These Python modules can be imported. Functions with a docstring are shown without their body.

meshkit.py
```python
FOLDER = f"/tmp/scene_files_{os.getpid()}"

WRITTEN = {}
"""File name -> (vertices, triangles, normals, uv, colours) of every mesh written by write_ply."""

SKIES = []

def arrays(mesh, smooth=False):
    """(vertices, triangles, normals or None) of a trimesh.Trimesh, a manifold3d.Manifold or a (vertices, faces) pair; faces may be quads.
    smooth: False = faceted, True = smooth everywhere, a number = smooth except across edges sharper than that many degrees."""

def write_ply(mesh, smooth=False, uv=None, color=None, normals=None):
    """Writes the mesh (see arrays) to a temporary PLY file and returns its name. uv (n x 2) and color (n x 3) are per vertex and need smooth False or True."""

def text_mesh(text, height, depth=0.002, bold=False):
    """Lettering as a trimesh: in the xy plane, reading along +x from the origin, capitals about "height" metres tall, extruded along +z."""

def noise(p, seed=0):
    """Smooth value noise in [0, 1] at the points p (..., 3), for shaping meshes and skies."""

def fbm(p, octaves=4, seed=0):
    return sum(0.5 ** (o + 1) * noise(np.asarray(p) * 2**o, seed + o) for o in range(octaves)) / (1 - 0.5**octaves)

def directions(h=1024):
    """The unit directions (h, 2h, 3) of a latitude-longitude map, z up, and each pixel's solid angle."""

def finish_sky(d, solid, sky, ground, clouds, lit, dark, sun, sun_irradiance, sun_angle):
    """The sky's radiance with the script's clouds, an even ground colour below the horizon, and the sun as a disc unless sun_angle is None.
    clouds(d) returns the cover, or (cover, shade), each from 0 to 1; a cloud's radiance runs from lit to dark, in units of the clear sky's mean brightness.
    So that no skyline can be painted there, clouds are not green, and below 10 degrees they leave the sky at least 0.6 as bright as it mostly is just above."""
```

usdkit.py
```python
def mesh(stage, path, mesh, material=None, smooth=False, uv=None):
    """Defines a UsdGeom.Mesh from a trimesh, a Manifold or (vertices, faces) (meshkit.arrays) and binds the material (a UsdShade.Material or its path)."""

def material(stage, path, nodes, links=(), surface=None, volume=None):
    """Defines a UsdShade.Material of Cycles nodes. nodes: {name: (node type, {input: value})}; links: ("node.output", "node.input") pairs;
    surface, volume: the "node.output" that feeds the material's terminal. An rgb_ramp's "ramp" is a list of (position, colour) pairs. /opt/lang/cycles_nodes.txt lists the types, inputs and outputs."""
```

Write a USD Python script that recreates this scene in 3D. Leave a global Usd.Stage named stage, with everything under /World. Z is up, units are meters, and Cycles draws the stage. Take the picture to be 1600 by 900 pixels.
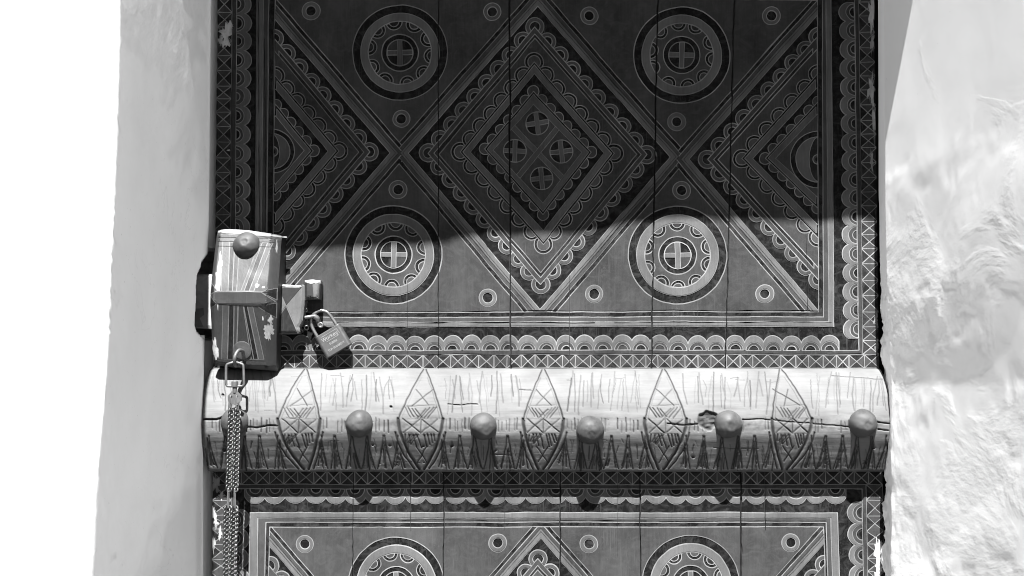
import math, random
import numpy as np
import trimesh
from scipy.spatial import cKDTree
import shapely
from shapely import affinity
from shapely.geometry import Polygon, LineString, Point, box, MultiPolygon
from shapely.ops import unary_union
from shapely.strtree import STRtree
from pxr import Usd, UsdGeom, UsdLux, UsdShade, Gf, Sdf, Vt
import usdkit, meshkit

rng = random.Random(7)
nrg = np.random.default_rng(7)
stage = Usd.Stage.CreateInMemory()
UsdGeom.SetStageUpAxis(stage, UsdGeom.Tokens.z)
UsdGeom.SetStageMetersPerUnit(stage, 1.0)
UsdGeom.Xform.Define(stage, '/World')
UsdGeom.Scope.Define(stage, '/World/Looks')

# ------------------------------------------------------------------ camera
CAM_Y, CAM_Z, PITCH, FPX = -2.1, 1.30, math.radians(4.1), 2100.0
cam = UsdGeom.Camera.Define(stage, '/World/camera')
cam.CreateHorizontalApertureAttr(36.0)
cam.CreateVerticalApertureAttr(36.0 * 9 / 16)
cam.CreateFocalLengthAttr(36.0 * FPX / 1600.0)
cam.CreateClippingRangeAttr(Gf.Vec2f(0.05, 1000))
cam.AddTranslateOp().Set(Gf.Vec3d(0, CAM_Y, CAM_Z))
cam.AddRotateXOp().Set(90 + math.degrees(PITCH))
cam.CreateExposureAttr(2.62)

# ------------------------------------------------------------------ sky and sun (black and white photograph: neutral light)
SUN_EL, SUN_AZ = math.radians(57.0), math.radians(0.3)      # azimuth: from straight in front of the door towards the left
to_sun = np.array([-math.sin(SUN_AZ) * math.cos(SUN_EL), -math.cos(SUN_AZ) * math.cos(SUN_EL), math.sin(SUN_EL)])
SKY = 0.05
usdkit.material(stage, '/World/Looks/sky_look', {
    's': ('sky_texture', {'sky_type': 'single_scattering', 'sun_disc': False, 'altitude': 1500.0, 'aerosol_density': 0.4, 'air_density': 0.8, 'sun_elevation': SUN_EL,
                          'sun_rotation': math.atan2(to_sun[0], to_sun[1])}),
    'g': ('separate_color', {'color_type': 'rgb'}),      # red-filtered black and white
    'b': ('background_shader', {'strength': SKY})},
    [('s.color', 'g.color'), ('g.r', 'b.color')], surface='b.background')
sky = UsdLux.DomeLight.Define(stage, '/World/sky')
UsdShade.MaterialBindingAPI.Apply(sky.GetPrim()).Bind(UsdShade.Material.Get(stage, '/World/Looks/sky_look'))
sky.GetPrim().SetCustomDataByKey('kind', 'structure')
sun = UsdLux.DistantLight.Define(stage, '/World/sun')
sun.CreateNormalizeAttr(True)
sun.CreateIntensityAttr(1.25)
sun.CreateAngleAttr(0.5)
sun.CreateColorAttr(Gf.Vec3f(1, 1, 1))
zax = Gf.Vec3d(*map(float, to_sun))
sun.AddOrientOp(UsdGeom.XformOp.PrecisionDouble).Set(Gf.Quatd(Gf.Rotation(Gf.Vec3d(0, 0, 1), zax).GetQuat()))

# ------------------------------------------------------------------ helpers
CP, SP = math.cos(PITCH), math.sin(PITCH)

def at(px, py, y=0.0):
    """World point on the plane Y = y that lies in the direction of a place measured on the photograph (1600 x 900)."""
    px, py = np.asarray(px, float), np.asarray(py, float)
    ry = FPX * CP - (450 - py) * SP
    rz = FPX * SP + (450 - py) * CP
    t = (y - CAM_Y) / ry
    return np.stack([(px - 800) * t, np.broadcast_to(y, px.shape) * np.ones_like(t), CAM_Z + rz * t], -1)

def seen(p):
    p = np.asarray(p, float)
    d = p - np.array([0, CAM_Y, CAM_Z])
    dep = d[..., 1] * CP + d[..., 2] * SP
    up = -d[..., 1] * SP + d[..., 2] * CP
    return np.stack([800 + FPX * d[..., 0] / dep, 450 - FPX * up / dep], -1)

used = {}
def numbered(parent, name):
    k = (parent, name)
    n = used.get(k, 0)
    used[k] = n + 1
    return name if n == 0 else f'{name}_{n:03d}'

def thing(name, label, cat, loc=(0, 0, 0), group=None):
    path = '/World/' + numbered('/World', name)
    x = UsdGeom.Xform.Define(stage, path)
    x.AddTranslateOp().Set(Gf.Vec3d(*map(float, loc)))
    p = x.GetPrim()
    p.SetCustomDataByKey('label', label)
    p.SetCustomDataByKey('category', cat)
    p.SetCustomDataByKey('kind', 'thing')
    if group:
        p.SetCustomDataByKey('group', group)
    ORIGIN[path] = np.array(loc, float)
    return path
ORIGIN = {'/World': np.zeros(3)}

def obj(parent, name, mesh, mat, smooth=False, tone=None, label=None, kind=None):
    """One Mesh prim under parent. Vertices are given in world coordinates."""
    path = parent + '/' + numbered(parent, name)
    o = ORIGIN[parent]
    ORIGIN[path] = o
    v, f, n = meshkit.arrays(mesh, smooth)
    v = v - o
    m = UsdGeom.Mesh.Define(stage, path)
    m.CreatePointsAttr(Vt.Vec3fArray.FromNumpy(v.astype(np.float32)))
    m.CreateFaceVertexCountsAttr(Vt.IntArray.FromNumpy(np.full(len(f), 3, np.int32)))
    m.CreateFaceVertexIndicesAttr(Vt.IntArray.FromNumpy(f.astype(np.int32).ravel()))
    m.CreateSubdivisionSchemeAttr('none')
    if n is not None:
        m.CreateNormalsAttr(Vt.Vec3fArray.FromNumpy(n.astype(np.float32)))
        m.SetNormalsInterpolation('vertex')
    if tone is not None:
        t = np.broadcast_to(np.asarray(tone, np.float32), (len(v),))
        UsdGeom.PrimvarsAPI(m).CreatePrimvar('tone', Sdf.ValueTypeNames.Color3fArray, 'vertex').Set(
            Vt.Vec3fArray.FromNumpy(np.repeat(t[:, None], 3, 1).astype(np.float32)))
    UsdShade.MaterialBindingAPI.Apply(m.GetPrim()).Bind(UsdShade.Material.Get(stage, '/World/Looks/' + mat))
    if label:
        m.GetPrim().SetCustomDataByKey('label', label)
    if kind:
        m.GetPrim().SetCustomDataByKey('kind', kind)
    return path

def mat(name, nodes, links, surface='p.BSDF'):
    return usdkit.material(stage, '/World/Looks/' + name, nodes, links, surface=surface)

def g3(v):
    return (v, v, v)

def noise2(x, y, s, seed=0):
    """Smooth noise in [-1, 1] at photograph coordinates, s = size of a bump."""
    p = np.stack([np.asarray(x, float) / s, np.asarray(y, float) / s, np.zeros(np.shape(x)) + 0.37], -1)
    return meshkit.noise(p, seed) * 2 - 1

# ------------------------------------------------------------------ materials
def painted(name, dust=0.5, worn=0.046, rough=0.55, spec=0.25, bump=0.25):
    """Old painted wood: tone from the mesh, cloudy fading, vertical grain, pale scuffs and pinprick dust."""
    mat(name, {
        'a': ('attribute', {'attribute': 'tone'}),
        'g': ('geometry', {}),
        'm1': ('mapping', {'scale': (16, 16, 9)}), 'n1': ('noise_texture', {'scale': 1.0, 'detail': 6.0, 'roughness': 0.62}),
        'r1': ('map_range', {'from_min': 0.3, 'from_max': 0.72, 'to_min': 0.62, 'to_max': 1.45, 'clamp': True}),
        'm2': ('mapping', {'scale': (330, 330, 26)}), 'n2': ('noise_texture', {'scale': 1.0, 'detail': 4.0, 'roughness': 0.6}),
        'r2': ('map_range', {'from_min': 0.3, 'from_max': 0.7, 'to_min': 0.90, 'to_max': 1.11, 'clamp': True}),
        'mm': ('math', {'math_type': 'multiply'}),
        'v': ('mix', {'mix_type': 'multiply', 'fac': 1.0}),
        # scuffs
        'm3': ('mapping', {'scale': (90, 90, 60), 'rotation': (0, 0.6, 0)}), 'n3': ('noise_texture', {'scale': 1.0, 'detail': 8.0, 'roughness': 0.72, 'distortion': 1.4}),
        'm4': ('mapping', {'scale': (11, 11, 11)}), 'n4': ('noise_texture', {'scale': 1.0, 'detail': 3.0}),
        'r3': ('map_range', {'from_min': 0.58, 'from_max': 0.70, 'to_min': 0.0, 'to_max': 1.0, 'clamp': True}),
        'r4': ('map_range', {'from_min': 0.42, 'from_max': 0.66, 'to_min': 0.08, 'to_max': 1.0, 'clamp': True}),
        'sc': ('math', {'math_type': 'multiply'}), 'sc2': ('math', {'math_type': 'multiply', 'value2': dust}),
        # long dry scratches and drips, mostly upright
        'm6': ('mapping', {'scale': (420, 420, 20), 'rotation': (0, 0.12, 0)}), 'n6': ('noise_texture', {'scale': 1.0, 'detail': 4.0, 'roughness': 0.6, 'distortion': 0.5}),
        'r6': ('map_range', {'from_min': 0.56, 'from_max': 0.70, 'to_min': 0.0, 'to_max': 0.6, 'clamp': True}),
        's6': ('math', {'math_type': 'multiply'}),
        # cloudy dust wiped about
        'm7': ('mapping', {'scale': (34, 34, 46), 'rotation': (0, -0.5, 0)}), 'n7': ('noise_texture', {'scale': 1.0, 'detail': 7.0, 'roughness': 0.68, 'distortion': 2.2}),
        'r7': ('map_range', {'from_min': 0.46, 'from_max': 0.74, 'to_min': 0.0, 'to_max': 0.42, 'clamp': True}),
        'x6': ('math', {'math_type': 'maximum'}), 'x7': ('math', {'math_type': 'maximum'}),
        # pinpricks
        'n5': ('noise_texture', {'scale': 620.0, 'detail': 1.0}),
        'r5': ('map_range', {'from_min': 0.73, 'from_max': 0.80, 'to_min': 0.0, 'to_max': 0.7, 'clamp': True}),
        'mx': ('math', {'math_type': 'maximum', 'use_clamp': True}),
        'w': ('mix', {'color2': g3(worn)}),
        'bp': ('math', {'math_type': 'add'}),
        'b': ('bump', {'strength': bump, 'distance': 0.0012}),
        'p': ('principled_bsdf', {'roughness': rough, 'specular_ior_level': spec})},
        [('g.position', 'm1.vector'), ('m1.vector', 'n1.vector'), ('n1.fac', 'r1.value'),
         ('g.position', 'm2.vector'), ('m2.vector', 'n2.vector'), ('n2.fac', 'r2.value'),
         ('r1.result', 'mm.value1'), ('r2.result', 'mm.value2'),
         ('a.color', 'v.color1'), ('mm.value', 'v.color2'),
         ('g.position', 'm3.vector'), ('m3.vector', 'n3.vector'), ('n3.fac', 'r3.value'),
         ('g.position', 'm4.vector'), ('m4.vector', 'n4.vector'), ('n4.fac', 'r4.value'),
         ('r3.result', 'sc.value1'), ('r4.result', 'sc.value2'), ('sc.value', 'sc2.value1'),
         ('g.position', 'n5.vector'), ('n5.fac', 'r5.value'),
         ('g.position', 'm6.vector'), ('m6.vector', 'n6.vector'), ('n6.fac', 'r6.value'), ('r6.result', 's6.value1'), ('r4.result', 's6.value2'),
         ('g.position', 'm7.vector'), ('m7.vector', 'n7.vector'), ('n7.fac', 'r7.value'), ('s6.value', 'x6.value1'), ('r7.result', 'x6.value2'),
         ('sc2.value', 'x7.value1'), ('x6.value', 'x7.value2'), ('x7.value', 'mx.value1'), ('r5.result', 'mx.value2'), ('mx.value', 'w.fac'),
         ('v.color', 'w.color1'), ('w.color', 'p.base_color'),
         ('n2.fac', 'bp.value1'), ('n3.fac', 'bp.value2'), ('bp.value', 'b.height'), ('b.normal', 'p.normal')])

painted('door_paint', dust=0.75, rough=0.7, spec=0.06)
painted('lock_paint', dust=0.30, worn=0.026, rough=0.5, spec=0.3, bump=0.18)

mat('beam_wood', {
    'a': ('attribute', {'attribute': 'tone'}), 'g': ('geometry', {}),
    'm1': ('mapping', {'scale': (14, 160, 160)}), 'n1': ('noise_texture', {'scale': 1.0, 'detail': 7.0, 'roughness': 0.65, 'distortion': 0.4}),
    'r1': ('map_range', {'from_min': 0.3, 'from_max': 0.7, 'to_min': 0.88, 'to_max': 1.06, 'clamp': True}),
    # fine dark checks along the grain
    'm4': ('mapping', {'scale': (30, 900, 900)}), 'n4': ('noise_texture', {'scale': 1.0, 'detail': 5.0, 'roughness': 0.7}),
    'r4': ('map_range', {'from_min': 0.60, 'from_max': 0.74, 'to_min': 1.0, 'to_max': 0.55, 'clamp': True}), 'm5': ('math', {'math_type': 'multiply'}),
    'n2': ('noise_texture', {'scale': 22.0, 'detail': 5.0}),
    'r2': ('map_range', {'from_min': 0.3, 'from_max': 0.7, 'to_min': 0.80, 'to_max': 1.12, 'clamp': True}),
    'mm': ('math', {'math_type': 'multiply'}), 'v': ('mix', {'mix_type': 'multiply', 'fac': 1.0}),
    'b': ('bump', {'strength': 0.22, 'distance': 0.0012}),
    'p': ('principled_bsdf', {'roughness': 0.75, 'specular_ior_level': 0.2})},
    [('g.position', 'm1.vector'), ('m1.vector', 'n1.vector'), ('n1.fac', 'r1.value'), ('g.position', 'n2.vector'), ('n2.fac', 'r2.value'),
     ('r1.result', 'mm.value1'), ('r2.result', 'mm.value2'), ('a.color', 'v.color1'), ('g.position', 'm4.vector'), ('m4.vector', 'n4.vector'), ('n4.fac', 'r4.value'), ('mm.value', 'm5.value1'), ('r4.result', 'm5.value2'), ('m5.value', 'v.color2'), ('v.color', 'p.base_color'),
     ('n4.fac', 'b.height'), ('b.normal', 'p.normal')])

mat('plaster', {
    'g': ('geometry', {}),
    'n1': ('noise_texture', {'scale': 3.2, 'detail': 6.0, 'roughness': 0.6}),
    'r1': ('map_range', {'from_min': 0.3, 'from_max': 0.7, 'to_min': 0.78, 'to_max': 0.90, 'clamp': True}),
    'n2': ('noise_texture', {'scale': 150.0, 'detail': 7.0, 'roughness': 0.65}),
    'n3': ('noise_texture', {'scale': 17.0, 'detail': 4.0, 'roughness': 0.55}),
    's1': ('math', {'math_type': 'multiply', 'value2': 0.22}),
    'ad': ('math', {'math_type': 'add'}),
    # hairline cracks: thin level lines of a warped noise, only here and there
    'n5': ('noise_texture', {'scale': 5.5, 'detail': 5.0, 'roughness': 0.55, 'distortion': 0.6}),
    'c1': ('math', {'math_type': 'subtract', 'value2': 0.5}), 'c2': ('math', {'math_type': 'absolute'}),
    'c3': ('map_range', {'from_min': 0.0, 'from_max': 0.0035, 'to_min': 1.0, 'to_max': 0.0, 'clamp': True}),
    'n6': ('noise_texture', {'scale': 2.6, 'detail': 2.0}),
    'c4': ('map_range', {'from_min': 0.52, 'from_max': 0.62, 'to_min': 0.0, 'to_max': 0.16, 'clamp': True}),
    'c5': ('math', {'math_type': 'multiply'}),
    'n7': ('noise_texture', {'scale': 240.0, 'detail': 2.0}),
    'c7': ('map_range', {'from_min': 0.74, 'from_max': 0.78, 'to_min': 0.0, 'to_max': 0.6, 'clamp': True}),
    'c8': ('math', {'math_type': 'maximum', 'use_clamp': True}),
    'cm': ('mix', {'color2': g3(0.30)}),
    'sb': ('math', {'math_type': 'subtract'}),
    'b': ('bump', {'strength': 0.22, 'distance': 0.004}),
    'p': ('principled_bsdf', {'roughness': 0.9, 'specular_ior_level': 0.1})},
    [('g.position', 'n1.vector'), ('n1.fac', 'r1.value'), ('r1.result', 'cm.color1'), ('cm.color', 'p.base_color'), ('g.position', 'n2.vector'), ('g.position', 'n3.vector'),
     ('g.position', 'n5.vector'), ('n5.fac', 'c1.value1'), ('c1.value', 'c2.value1'), ('c2.value', 'c3.value'), ('g.position', 'n6.vector'), ('n6.fac', 'c4.value'),
     ('c3.result', 'c5.value1'), ('c4.result', 'c5.value2'), ('g.position', 'n7.vector'), ('n7.fac', 'c7.value'), ('c5.value', 'c8.value1'), ('c7.result', 'c8.value2'), ('c8.value', 'cm.fac'),
     ('n2.fac', 's1.value1'), ('s1.value', 'ad.value1'), ('n3.fac', 'ad.value2'), ('ad.value', 'sb.value1'), ('c8.value', 'sb.value2'), ('sb.value', 'b.height'), ('b.normal', 'p.normal')])

mat('dark_ground', {  # unseen ground, colour darkened to weaken its bounce onto the door
    'g': ('geometry', {}), 'n1': ('noise_texture', {'scale': 2.0, 'detail': 8.0}),
    'r1': ('map_range', {'from_min': 0.3, 'from_max': 0.7, 'to_min': 0.045, 'to_max': 0.07, 'clamp': True}),
    'p': ('principled_bsdf', {'roughness': 0.95, 'specular_ior_level': 0.1})},
    [('g.position', 'n1.vector'), ('n1.fac', 'r1.value'), ('r1.result', 'p.base_color')])

def plainmat(name, base, rough, metal=0.0, spec=0.4, vary=0.25, scale=90.0, bump=0.15):
    mat(name, {
        'g': ('geometry', {}), 'n1': ('noise_texture', {'scale': scale, 'detail': 6.0, 'roughness': 0.65}),
        'r1': ('map_range', {'from_min': 0.3, 'from_max': 0.7, 'to_min': base * (1 - vary), 'to_max': base * (1 + vary), 'clamp': True}),
        'r2': ('map_range', {'from_min': 0.3, 'from_max': 0.7, 'to_min': rough - 0.08, 'to_max': min(1, rough + 0.12), 'clamp': True}),
        'b': ('bump', {'strength': bump, 'distance': 0.001}),
        'p': ('principled_bsdf', {'metallic': metal, 'specular_ior_level': spec})},
        [('g.position', 'n1.vector'), ('n1.fac', 'r1.value'), ('n1.fac', 'r2.value'), ('r1.result', 'p.base_color'), ('r2.result', 'p.roughness'),
         ('n1.fac', 'b.height'), ('b.normal', 'p.normal')])
mat('rough_plaster', {
    'g': ('geometry', {}),
    'n1': ('noise_texture', {'scale': 3.2, 'detail': 6.0, 'roughness': 0.6}),
    'r1': ('map_range', {'from_min': 0.3, 'from_max': 0.7, 'to_min': 0.85, 'to_max': 0.91, 'clamp': True}),
    # patches where the smooth coat has gone and the rough coat shows; more of them lower down
    'mp': ('mapping', {'scale': (5.5, 4.0, 7.0)}), 'np': ('noise_texture', {'scale': 1.0, 'detail': 5.0, 'roughness': 0.55, 'distortion': 0.8}),
    'sx': ('separate_xyz', {}), 'zr': ('map_range', {'from_min': 1.05, 'from_max': 1.75, 'to_min': 0.10, 'to_max': -0.06, 'clamp': True}),
    'pa': ('math', {'math_type': 'add'}), 'pm': ('map_range', {'from_min': 0.53, 'from_max': 0.66, 'to_min': 0.0, 'to_max': 1.0, 'clamp': True}),
    'mf': ('mapping', {'scale': (85, 32, 85)}), 'nf': ('noise_texture', {'scale': 1.0, 'detail': 5.0, 'roughness': 0.6}), 'fm': ('math', {'math_type': 'multiply'}),
    'n3': ('noise_texture', {'scale': 12.0, 'detail': 3.0, 'roughness': 0.5}), 's3': ('math', {'math_type': 'multiply', 'value2': 0.35}),
    'n4': ('noise_texture', {'scale': 300.0, 'detail': 2.0}), 's4': ('math', {'math_type': 'multiply', 'value2': 0.03}),
    'st': ('math', {'math_type': 'multiply', 'value2': 0.07}),
    'a1': ('math', {'math_type': 'add'}), 'a2': ('math', {'math_type': 'add'}), 'a3': ('math', {'math_type': 'add'}),
    'n7': ('noise_texture', {'scale': 190.0, 'detail': 2.0}),
    'c7': ('map_range', {'from_min': 0.77, 'from_max': 0.80, 'to_min': 0.0, 'to_max': 0.6, 'clamp': True}), 'cm': ('mix', {'color2': g3(0.30)}),
    'b': ('bump', {'strength': 0.10, 'distance': 0.004}),
    'p': ('principled_bsdf', {'roughness': 0.9, 'specular_ior_level': 0.1})},
    [('g.position', 'n1.vector'), ('n1.fac', 'r1.value'), ('r1.result', 'cm.color1'), ('g.position', 'n7.vector'), ('n7.fac', 'c7.value'), ('c7.result', 'cm.fac'), ('cm.color', 'p.base_color'),
     ('g.position', 'mp.vector'), ('mp.vector', 'np.vector'), ('g.position', 'sx.vector'), ('sx.z', 'zr.value'), ('np.fac', 'pa.value1'), ('zr.result', 'pa.value2'), ('pa.value', 'pm.value'),
     ('g.position', 'mf.vector'), ('mf.vector', 'nf.vector'), ('nf.fac', 'fm.value1'), ('pm.result', 'fm.value2'), ('g.position', 'n3.vector'), ('n3.fac', 's3.value1'), ('g.position', 'n4.vector'), ('n4.fac', 's4.value1'),
     ('pm.result', 'st.value1'), ('fm.value', 'a1.value1'), ('s3.value', 'a1.value2'), ('a1.value', 'a2.value1'), ('s4.value', 'a2.value2'), ('a2.value', 'a3.value1'), ('st.value', 'a3.value2'),
     ('a3.value', 'b.height'), ('b.normal', 'p.normal')])
plainmat('nail_iron', 0.032, 0.62, 0.0, 0.3, vary=0.4, scale=45)
plainmat('chain_steel', 0.065, 0.40, 0.8, 0.5, vary=0.3, scale=200)
plainmat('hook_iron', 0.06, 0.5, 0.3, 0.5)
plainmat('lock_brass', 0.058, 0.42, 0.5, 0.5, vary=0.08, scale=140, bump=0.06)
plainmat('lock_steel', 0.15, 0.3, 0.75, 0.5, vary=0.12)
plainmat('etching', 0.17, 0.6, 0.1, 0.3)
plainmat('gap_black', 0.02, 0.9, 0.0, 0.1)  # near-black of the added backing, stands for shade in gaps and seams
plainmat('raw_wood', 0.45, 0.8, 0.0, 0.1, vary=0.3, scale=160, bump=0.5)
plainmat('cavity_shade', 0.10, 0.95, 0.0, 0.05, vary=0.5, scale=70, bump=0.6)  # shade inside the bolt hole, put into the left backing's colour

# ------------------------------------------------------------------ ground
def grid_mesh(P):
    """(rows, cols, 3) -> vertices, faces"""
    r, c = P.shape[:2]
    i = np.arange(r * c).reshape(r, c)
    a, b, d, e = i[:-1, :-1].ravel(), i[:-1, 1:].ravel(), i[1:, 1:].ravel(), i[1:, :-1].ravel()
    return P.reshape(-1, 3), np.vstack([np.stack([a, b, d], 1), np.stack([a, d, e], 1)])

gx = np.concatenate([np.linspace(-80, -3, 14), np.linspace(-2.5, 2.5, 26), np.linspace(3, 80, 14)])
gy = np.concatenate([np.linspace(-80, -6, 14), np.linspace(-5.5, 0.5, 30), np.linspace(1, 80, 10)])
GX, GY = np.meshgrid(gx, gy)
GZ = 0.01 * (meshkit.fbm(np.stack([GX * 0.9, GY * 0.9, GX * 0], -1), 3) - 0.6)
gp = obj('/World', 'ground', grid_mesh(np.stack([GX, GY, GZ], -1)), 'dark_ground', smooth=True, kind='structure')

# ------------------------------------------------------------------ plastered wall with the deep door opening
DEPTH = 0.56
TANE = math.tan(SUN_EL)
zrows = np.concatenate([np.linspace(-0.05, 0.78, 26)[:-1], np.arange(0.78, 1.355, 0.006), np.arange(1.355, 1.52, 0.0025), np.arange(1.52, 2.02, 0.006), np.linspace(2.03, 3.4, 40)])
wall = thing('plaster_wall', 'thick white plastered wall around the deep doorway, smooth on the left, rough on the right', 'wall', (0, 0, 0))

def fbm3(p, s, o=4, seed=0):
    return meshkit.fbm(np.asarray(p) / s + 11.3, o, seed) * 2 - 1

def pier(side):
    z = zrows
    if side < 0:
        py = np.array([-700, -360, -330, -120, 0, 60, 150, 230, 300, 380, 450, 560, 640, 720, 780, 850, 900, 1000])
        px = np.array([118, 118, 120, 180, 182, 182, 180, 178, 175, 172, 168, 164, 158, 151, 146, 141, 138, 132])
        w = at(px, py, -DEPTH)
        xf = np.interp(z, w[::-1, 2], w[::-1, 0])
        w = at(np.array([335, 335, 331, 324, 323, 323]), np.array([-300, 0, 350, 570, 700, 900]), -0.02)
        xb = np.interp(z, w[::-1, 2], w[::-1, 0])
        s = -1
    else:
        w = at(np.array([1371, 1372, 1373, 1377, 1384, 1383, 1381]), np.array([-300, 0, 300, 480, 600, 750, 900]), 0.0)
        xb = np.interp(z, w[::-1, 2], w[::-1, 0])
        xf = 0.599 + 0 * xb
        s = 1
    yb = np.concatenate([[0.10, 0.07, 0.05], np.linspace(0.035, -0.145, 91)[:-1], np.linspace(-0.145, -(DEPTH + 0.025 * (side > 0)) + 0.02, 90)])
    u = np.clip(-yb / (DEPTH + 0.025 * (side > 0)), 0, 1)
    rows = []
    R = 0.016
    FR = DEPTH if side < 0 else DEPTH + 0.025
    for k, zz in enumerate(z):
        x = xb[k] + (xf[k] - xb[k]) * (u ** 1.3 if s > 0 else u ** (1.0 + 1.2 * np.clip((zz - 1.15) / 0.35, 0, 1)))
        # the plaster rounds back into a groove beside the door
        if s > 0:
            x = x - 0.011 * np.clip(-yb / 0.07, 0, 1) ** 0.8 * np.exp(-np.clip(-yb - 0.07, 0, 1) / 0.25) + 0.5 * np.clip(yb, 0, 1)
        else:
            x = x - 0.014 * np.exp(-(yb / 0.025) ** 2)
        a = np.linspace(0, np.pi / 2, 7)[1:]
        cx = xf[k] + s * (R - R * np.cos(a))
        cy = -FR + R - R * np.sin(a)
        fx = xf[k] + s * (R + np.concatenate([np.linspace(0.006, 0.5, 70), np.linspace(0.53, 2.6, 30)]))
        rows.append(np.stack([np.concatenate([x, cx, fx]), np.concatenate([yb, cy, np.full(len(fx), -FR)]), np.full(len(x) + len(cx) + len(fx), zz)], -1))
    P = np.array(rows)
    nb = len(yb)
    nor = np.zeros_like(P)
    nor[:, :nb, 0] = -s
    a = np.linspace(0, np.pi / 2, 7)[1:]
    nor[:, nb:nb + 6, 0] = -s * np.cos(a)
    nor[:, nb:nb + 6, 1] = -np.sin(a)
    nor[:, nb + 6:, 1] = -1
    q = seen(P)
    if side < 0:
        d = 0.0009 * fbm3(P, 0.35, 3, 3) + 0.0003 * fbm3(P, 0.06, 3, 5)
        # rough broken patches of plaster
        patch = np.clip(fbm3(P, 0.16, 3, 9) * 2.2 - 0.35, 0, 1) * np.exp(-((q[..., 0] - 205) / 60) ** 2) * np.exp(-((q[..., 1] - 320) / 170) ** 2)
        d += 0.0060 * patch * (0.6 + 0.8 * fbm3(P, 0.012, 3, 2)) - 0.0006 * fbm3(P, 0.012, 2, 8) * np.exp(-((q[..., 0] - 170) / 22) ** 2)
        # the broken hole that takes the bolt of the lock
        yy, zz = P[..., 1], P[..., 2]
        hp = np.array([(336, 388), (329, 394), (321, 400), (312.5, 411), (311.5, 419), (306, 431), (305, 450), (305.5, 470), (304, 490), (304, 508), (307, 517), (314, 524), (318, 527)], float)
        xr = -0.470
        ry = (FPX * CP - (450 - hp[:, 1]) * SP); rz = FPX * SP + (450 - hp[:, 1]) * CP
        tq = xr / (hp[:, 0] - 800)
        hy, hz = CAM_Y + ry * tq, CAM_Z + rz * tq
        zt, zb = hz.max(), hz.min()
        edge = np.interp(zz, hz[::-1], hy[::-1]) + 0.0012 * noise2(zz * 1000, zz * 0, 5, 5)
        inside = (yy > edge) & (zz < zt) & (zz > zb + 0.004 * noise2(yy * 1000, yy * 0, 14, 3)) & (yy < 0.06)
        d = np.where(inside, -0.075 + 0.012 * fbm3(P, 0.03, 2, 4), d)
    else:
        low = 1 / (1 + np.exp(-(q[..., 1] - 215 - 30 * noise2(q[..., 0], q[..., 1], 60, 21)) / 25.0))
        d = 0.0005 * fbm3(P, 0.35, 2, 13) + 0.00015 * fbm3(P, 0.085, 3, 15)
        lumps = np.clip(fbm3(P, 0.11, 4, 19) * 2.4 - 0.1, 0, 1)
        d += low * (0.0003 * lumps + 0.0002 * np.abs(fbm3(P, 0.03, 3, 23)) * lumps)
        lay = fbm3(P * [1, 1, 1.3] + 0.04 * fbm3(P, 0.05, 3, 33)[..., None], 0.20, 3, 35)
        d += low * 0.0005 * (1 / (1 + np.exp(-(lay - 0.05) * 26)) + 1 / (1 + np.exp(-(lay + 0.25) * 30)) - 1)
        # ridges left by the trowel, slanting up and away
        t = P[..., 2] + 0.5 * P[..., 1] + 0.05 * fbm3(P, 0.2, 2, 31)
        d += 0.0006 * low * np.clip(meshkit.noise(np.stack([t * 11, 0 * t, 0 * t + 3], -1)) - 0.55, 0, 1) * 4
        # crumbling edge along the door
        e = np.exp(-np.clip(-P[..., 1] - 0.01, 0, 1) / 0.028) * (P[..., 1] < 0.02) * np.clip((q[..., 1] - 400) / 120, 0, 1)
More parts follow.
